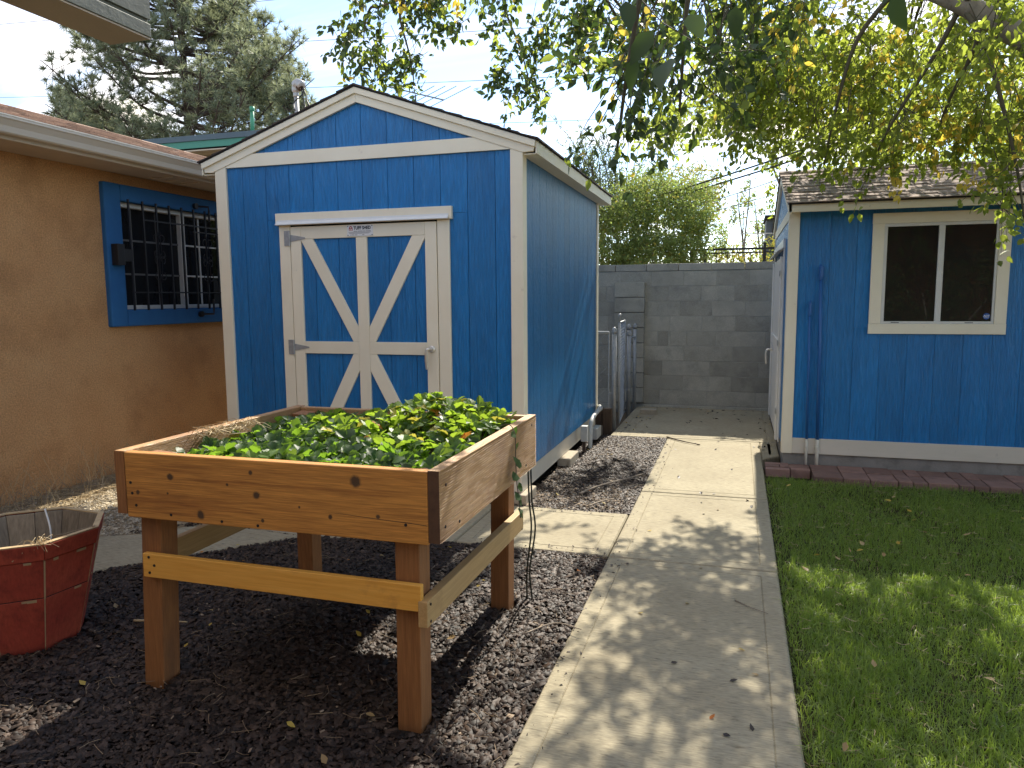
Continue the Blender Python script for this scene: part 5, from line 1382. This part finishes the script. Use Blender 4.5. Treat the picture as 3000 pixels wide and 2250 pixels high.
bc_ = [(.62, 12.0, 3.35, .30, .4, .35), (.55, 12.0, 2.95, .20, .3, .38), (.95, 12.1, 3.8, .5, .5, .35), (.3, 12.1, 3.75, .32, .4, .16), (1.6, 12.2, 3.5, .7, .6, .6), (2.6, 12.4, 3.6, .8, .7, .6), (3.9, 12.5, 3.6, .9, .8, .7)]
leafy(b4, bc_, 9500, (.05, .085), [l_tree, l_bush2], (.7, 1.0), droop=.9, mixf=.03)
stems(b4, (1.4, 12.2, -.1), [c[:3] for c in bc_], .05)
b5 = thing('yellow_bush', 'low yellow green bush behind the black metal fence', 'bush', (.1, 13.2, 0))
bc_ = [(-.25, 13.2, 1.9, .4, .4, .5), (.25, 13.2, 1.75, .5, .4, .5), (.75, 13.3, 1.9, .5, .4, .6), (-.7, 13.2, 1.7, .5, .4, .5)]
leafy(b5, bc_, 3800, (.05, .09), [l_bush2, l_bush], (.7, 1.), mixf=.4); stems(b5, (.1, 13.2, -.1), [c[:3] for c in bc_], .03)
b6 = thing('thin_crowned_tree', 'distant thin crowned tree standing against the sky over the fence', 'tree', (.3, 19, 0))
bc_ = [(.1, 19, 3.4, .45, .4, .5), (.45, 19, 2.9, .5, .4, .4), (.2, 19, 4.0, .25, .3, .35), (.9, 19, 2.7, .7, .4, .5), (-.5, 19.4, 2.1, .8, .4, .5)]
leafy(b6, bc_, 2300, (.06, .10), [l_bush, l_bush2], (.6, .9), mixf=.3)
stems(b6, (.3, 19, -.1), [(.05, 19, 3.5), (.2, 19, 4.2), (.5, 19, 3.2), (-.1, 19, 3.9), (.3, 19, 3.7), (.9, 19, 2.9)], .05)
b8 = thing('reflection_shrub', 'unseen leafy shrub added behind the viewer for the window reflection', 'shrub', (3.6, -2.4, 0))  # unseen shrub, added to darken the reflection in the small shed window
bc_ = [(2.4, -2.4, 1.2, .7, .5, 1.1), (3.4, -2.5, 1.5, .8, .5, 1.3), (4.5, -2.4, 1.4, .8, .5, 1.2)]
leafy(b8, bc_, 6000, (.06, .10), [l_bush, l_tree], (.7, 1.)); stems(b8, (3.6, -2.4, -.1), [c[:3] for c in bc_], .04)
b7 = thing('far_hedge', 'far band of trees low on the horizon behind the wall', 'trees', (0, 30, 0))
leafy(b7, [(x, 30 + random.uniform(-2, 2), 1.2, 2.2, 1.5, random.uniform(1.1, 2.0)) for x in range(-12, 26, 3)], 7000, (.14, .24), [l_bush, l_bush2], (.7, 1.), mixf=.25); struct(b7, 'stuff')
for ch in b7.children: pass

# pine
def pine(par, base, H, prof, nb_, ntuft, nl, seed):
    r_ = random.Random(seed); base = np.array(base, float)
    limb(par, [base + (0, 0, -.2), base + (.1, 0, H * .3), base + (-.1, .1, H * .65), base + (.05, 0, H)], .30 * H / 16, .04, 'trunk', m_pinebark, 10)
    tips, gsb = [], []
    for k in range(nb_):
        t = prof[0] + (1 - prof[0]) * (k + r_.random()) / nb_
        z = H * t; R = np.interp(t, prof[1], prof[2]) * r_.uniform(.72, 1.08)
        a = r_.uniform(0, 6.283); d = np.array((math.cos(a), math.sin(a), 0))
        p0 = base + (0, 0, z - R * .18); p1 = base + d * R * .55 + (0, 0, z - R * .12); p2 = base + d * R + (0, 0, z + R * .16)
        c = curve([p0, p1, p2], 6); gsb.append(tube(c, np.linspace(.075, .014, len(c)), 5, caps=False))
        for j in range(ntuft):
            u = r_.uniform(.38, 1) ** .7
            q = c[int(u * (len(c) - 1))]; side = np.array((-d[1], d[0], 0)) * r_.gauss(0, 1) * R * .24 * (1.25 - u) + np.array((0, 0, r_.gauss(.12, .26) + .05)) + d * r_.gauss(0, .15)
            e = q + side; gsb.append(tube([q, e], [.014, .006], 3, caps=False)); tips.append((e, (e - q) / (np.linalg.norm(e - q) + 1e-6) + d * .5 + np.array((0, 0, .5))))
    o = obj('branches', join(*gsb), m_pinebark, par); struct(o, 'stuff')
    T = np.array([t[0] for t in tips]); D = np.array([t[1] for t in tips]); n = len(T)
    T = np.repeat(T, nl, 0); D = np.repeat(D, nl, 0)
    D = D / np.linalg.norm(D, axis=1)[:, None] + rng.normal(size=D.shape) * .75
    D /= np.linalg.norm(D, axis=1)[:, None]
    T = T + D * rng.uniform(-.05, .06, len(T))[:, None]
    Ln = rng.uniform(.20, .36, len(T)); side = np.cross(D, rng.normal(size=D.shape)); side /= np.linalg.norm(side, axis=1)[:, None]
    w = .015
    V = np.stack([T + side * w, T - side * w, T + D * Ln[:, None] + (0, 0, -.02)], 1).reshape(-1, 3)
    F = np.arange(len(V)).reshape(-1, 3)
    o = link('needles', mesh('needles', V - np.array(ORIG[par.name]), F, l_pine), par); struct(o, 'stuff')
pn = thing('pine_tree', 'large spreading pine tree behind the brown house and its shingle roof', 'tree', (-19.9, 24, 0))
pine(pn, (-19.9, 24, 0), 15.0, (.36, [.36, .5, .62, .72, .85, 1.0], [4.6, 5.0, 5.1, 4.1, 2.5, .8]), 140, 42, 32, 3)
pn2 = thing('pine_tree', 'small dark pine top at the far left above the house roof ridge', 'tree', (-27.6, 26, 0))
pine(pn2, (-27.6, 26, 0), 9.9, (.35, [.3, .6, 1.0], [2.4, 1.9, .4]), 34, 26, 34, 9)
pn3 = thing('pine_tree', 'low pine standing behind the grey service mast', 'tree', (-14.6, 23, 0))
pine(pn3, (-14.6, 23, 0), 8.3, (.4, [.3, .6, 1.0], [2.0, 1.6, .3]), 30, 22, 34, 12)

# ------------------------------------------------------------------ sticks and fallen leaves
def stick(pts, r, mt, label, group=None):
    o = obj('stick', tube(curve(pts, 6), np.linspace(r, r * .45, (len(pts) - 1) * 6 + 1), 6), mt, smooth=True); tag(o, label, 'stick', group)
stick([(-.68, 7.79, .01), (-.52, 7.6, .012), (-.33, 7.45, .012)], .008, m_timber, 'dark bent stick lying on the concrete at the end of the mulch bed')
stick([(-1.10, 5.34, .01), (-1.0, 5.55, .02), (-.85, 5.8, .022), (-.72, 6.08, .012)], .009, m_stick, 'long pale stick curving across the side mulch bed')
stick([(-.97, 5.02, .012), (-.90, 5.14, .02), (-.83, 5.26, .012)], .007, m_stick, 'short pale stick near the front edge of the side bed')
stick([(-1.05, 6.62, .01), (-.96, 6.5, .02), (-.85, 6.45, .02)], .007, m_stick, 'grey stick in the shaded far half of the side bed')
stick([(-1.30, 5.62, .03), (-1.24, 5.75, .02), (-1.22, 5.5, .015)], .006, m_stick, 'crooked pale stick beside the shed paver')
stick([(-2.62, 2.62, .01), (-2.5, 2.63, .02), (-2.36, 2.66, .018)], .006, m_straw, 'broken dry stalk lying between the red tub and the planter leg')
stick([(-.86, 2.98, .01), (-.75, 3.1, .02), (-.62, 3.05, .03)], .004, m_stick, 'thin twig in the mulch sticking over the path edge')
stick([(1.18, 2.35, .01), (1.3, 2.4, .02), (1.42, 2.36, .02)], .014, m_stick, 'weathered wooden stick half sunk in the lawn by the bare patch')
stick([(.02, 3.62, .006), (.09, 3.55, .008), (.17, 3.50, .006)], .003, m_stick, 'thin brown twig lying at the right edge of the path')
fl = [mesh('fallen_leaf', np.array([(0, 0, 0), (.3, .26, .07), (.3, -.26, .09), (.35, 0, 0), (.66, .18, .10), (.66, -.2, .06), (.66, 0, .02), (1, 0, .10)], float) - (.5, 0, -.01), tl_f, mt) for mt in (l_fallen, l_fallen_y, l_red, l_dark)]
def fall(x, y, z, kind, label, group, s=None):
    o = link('fallen_leaf' if kind < 3 else 'seed_pod', fl[kind]); o.location = (x, y, z)
    o.rotation_euler = (random.gauss(0, .25), random.gauss(0, .25), random.uniform(0, 6.28)); k = s or random.uniform(.022, .04); o.scale = (k, k, k)
    tag(o, label, 'leaf' if kind < 3 else 'seed pod', group)
for x, y, k in ((-.20, 3.52, 1), (-.40, 3.35, 1), (-.05, 2.55, 2), (.05, 3.1, 1), (-.16, 4.02, 0), (-.50, 4.6, 1), (.1, 2.9, 0), (-.1, 5.2, 0)):
    fall(x, y, .004, k, 'small curled dry leaf lying on the concrete path', 'dry leaves on the path', .03)
for i in range(26):
    fall(random.uniform(-.6, .22), random.uniform(5.0, 9.6), .003, 3, 'small dark seed pod lying on the far half of the path', 'dark seed pods on the far path', random.uniform(.022, .048))
for x, y in ((-.21, 2.91), (-.63, 3.93), (-.55, 3.98), (.08, 2.52), (.02, 2.83), (.0, 2.45)):
    fall(x, y, .004, 3, 'dark shrivelled seed pod lying on the near half of the path', 'dark seed pods on the near path', .032)
for i in range(34):
    fall(random.uniform(-1.2, .38), random.choice((random.uniform(9.5, 9.9), random.uniform(8.3, 9.9))), .004, random.choice((0, 3, 3)), 'dry brown leaf swept against the foot of the block wall', 'dry leaves by the block wall', random.uniform(.028, .055))
for i in range(26):
    fall(random.uniform(-1.25, -.95), random.uniform(8.0, 9.3), .006, random.choice((0, 0, 1, 3)), 'dry leaf in the drift under the open chain link gate', 'dry leaves under the gate', random.uniform(.025, .045))
for i in range(24):
    fall(random.uniform(.26, .40), random.uniform(7.3, 9.3), .006, random.choice((0, 3, 3)), 'dry leaf caught along the small shed door sill', 'dry leaves at the shed door', random.uniform(.02, .04))
for i in range(46):
    fall(random.uniform(.3, 2.4), random.uniform(1.5, 6.2), .018 + random.uniform(0, .02), random.choice((0, 0, 0, 1)), 'pale curled dry leaf lying on the lawn grass', 'dry leaves on the lawn', random.uniform(.03, .055))
for i in range(42):
    x, y = random.uniform(-3.2, -.75), random.uniform(1.0, 4.0)
    if onpath(np.array([[x, y]]))[0]: continue
    fall(x, y, .012, random.choice((0, 0, 1, 1, 2)), 'small dry leaf lying on the dark mulch bed', 'dry leaves on the mulch', random.uniform(.022, .045))
for i in range(16):
    fall(random.uniform(-1.35, -.75), random.uniform(5.0, 7.6), .012, random.choice((0, 0, 1, 2)), 'small dry leaf on the narrow bed beside the tall shed', 'dry leaves on the side bed', random.uniform(.022, .04))
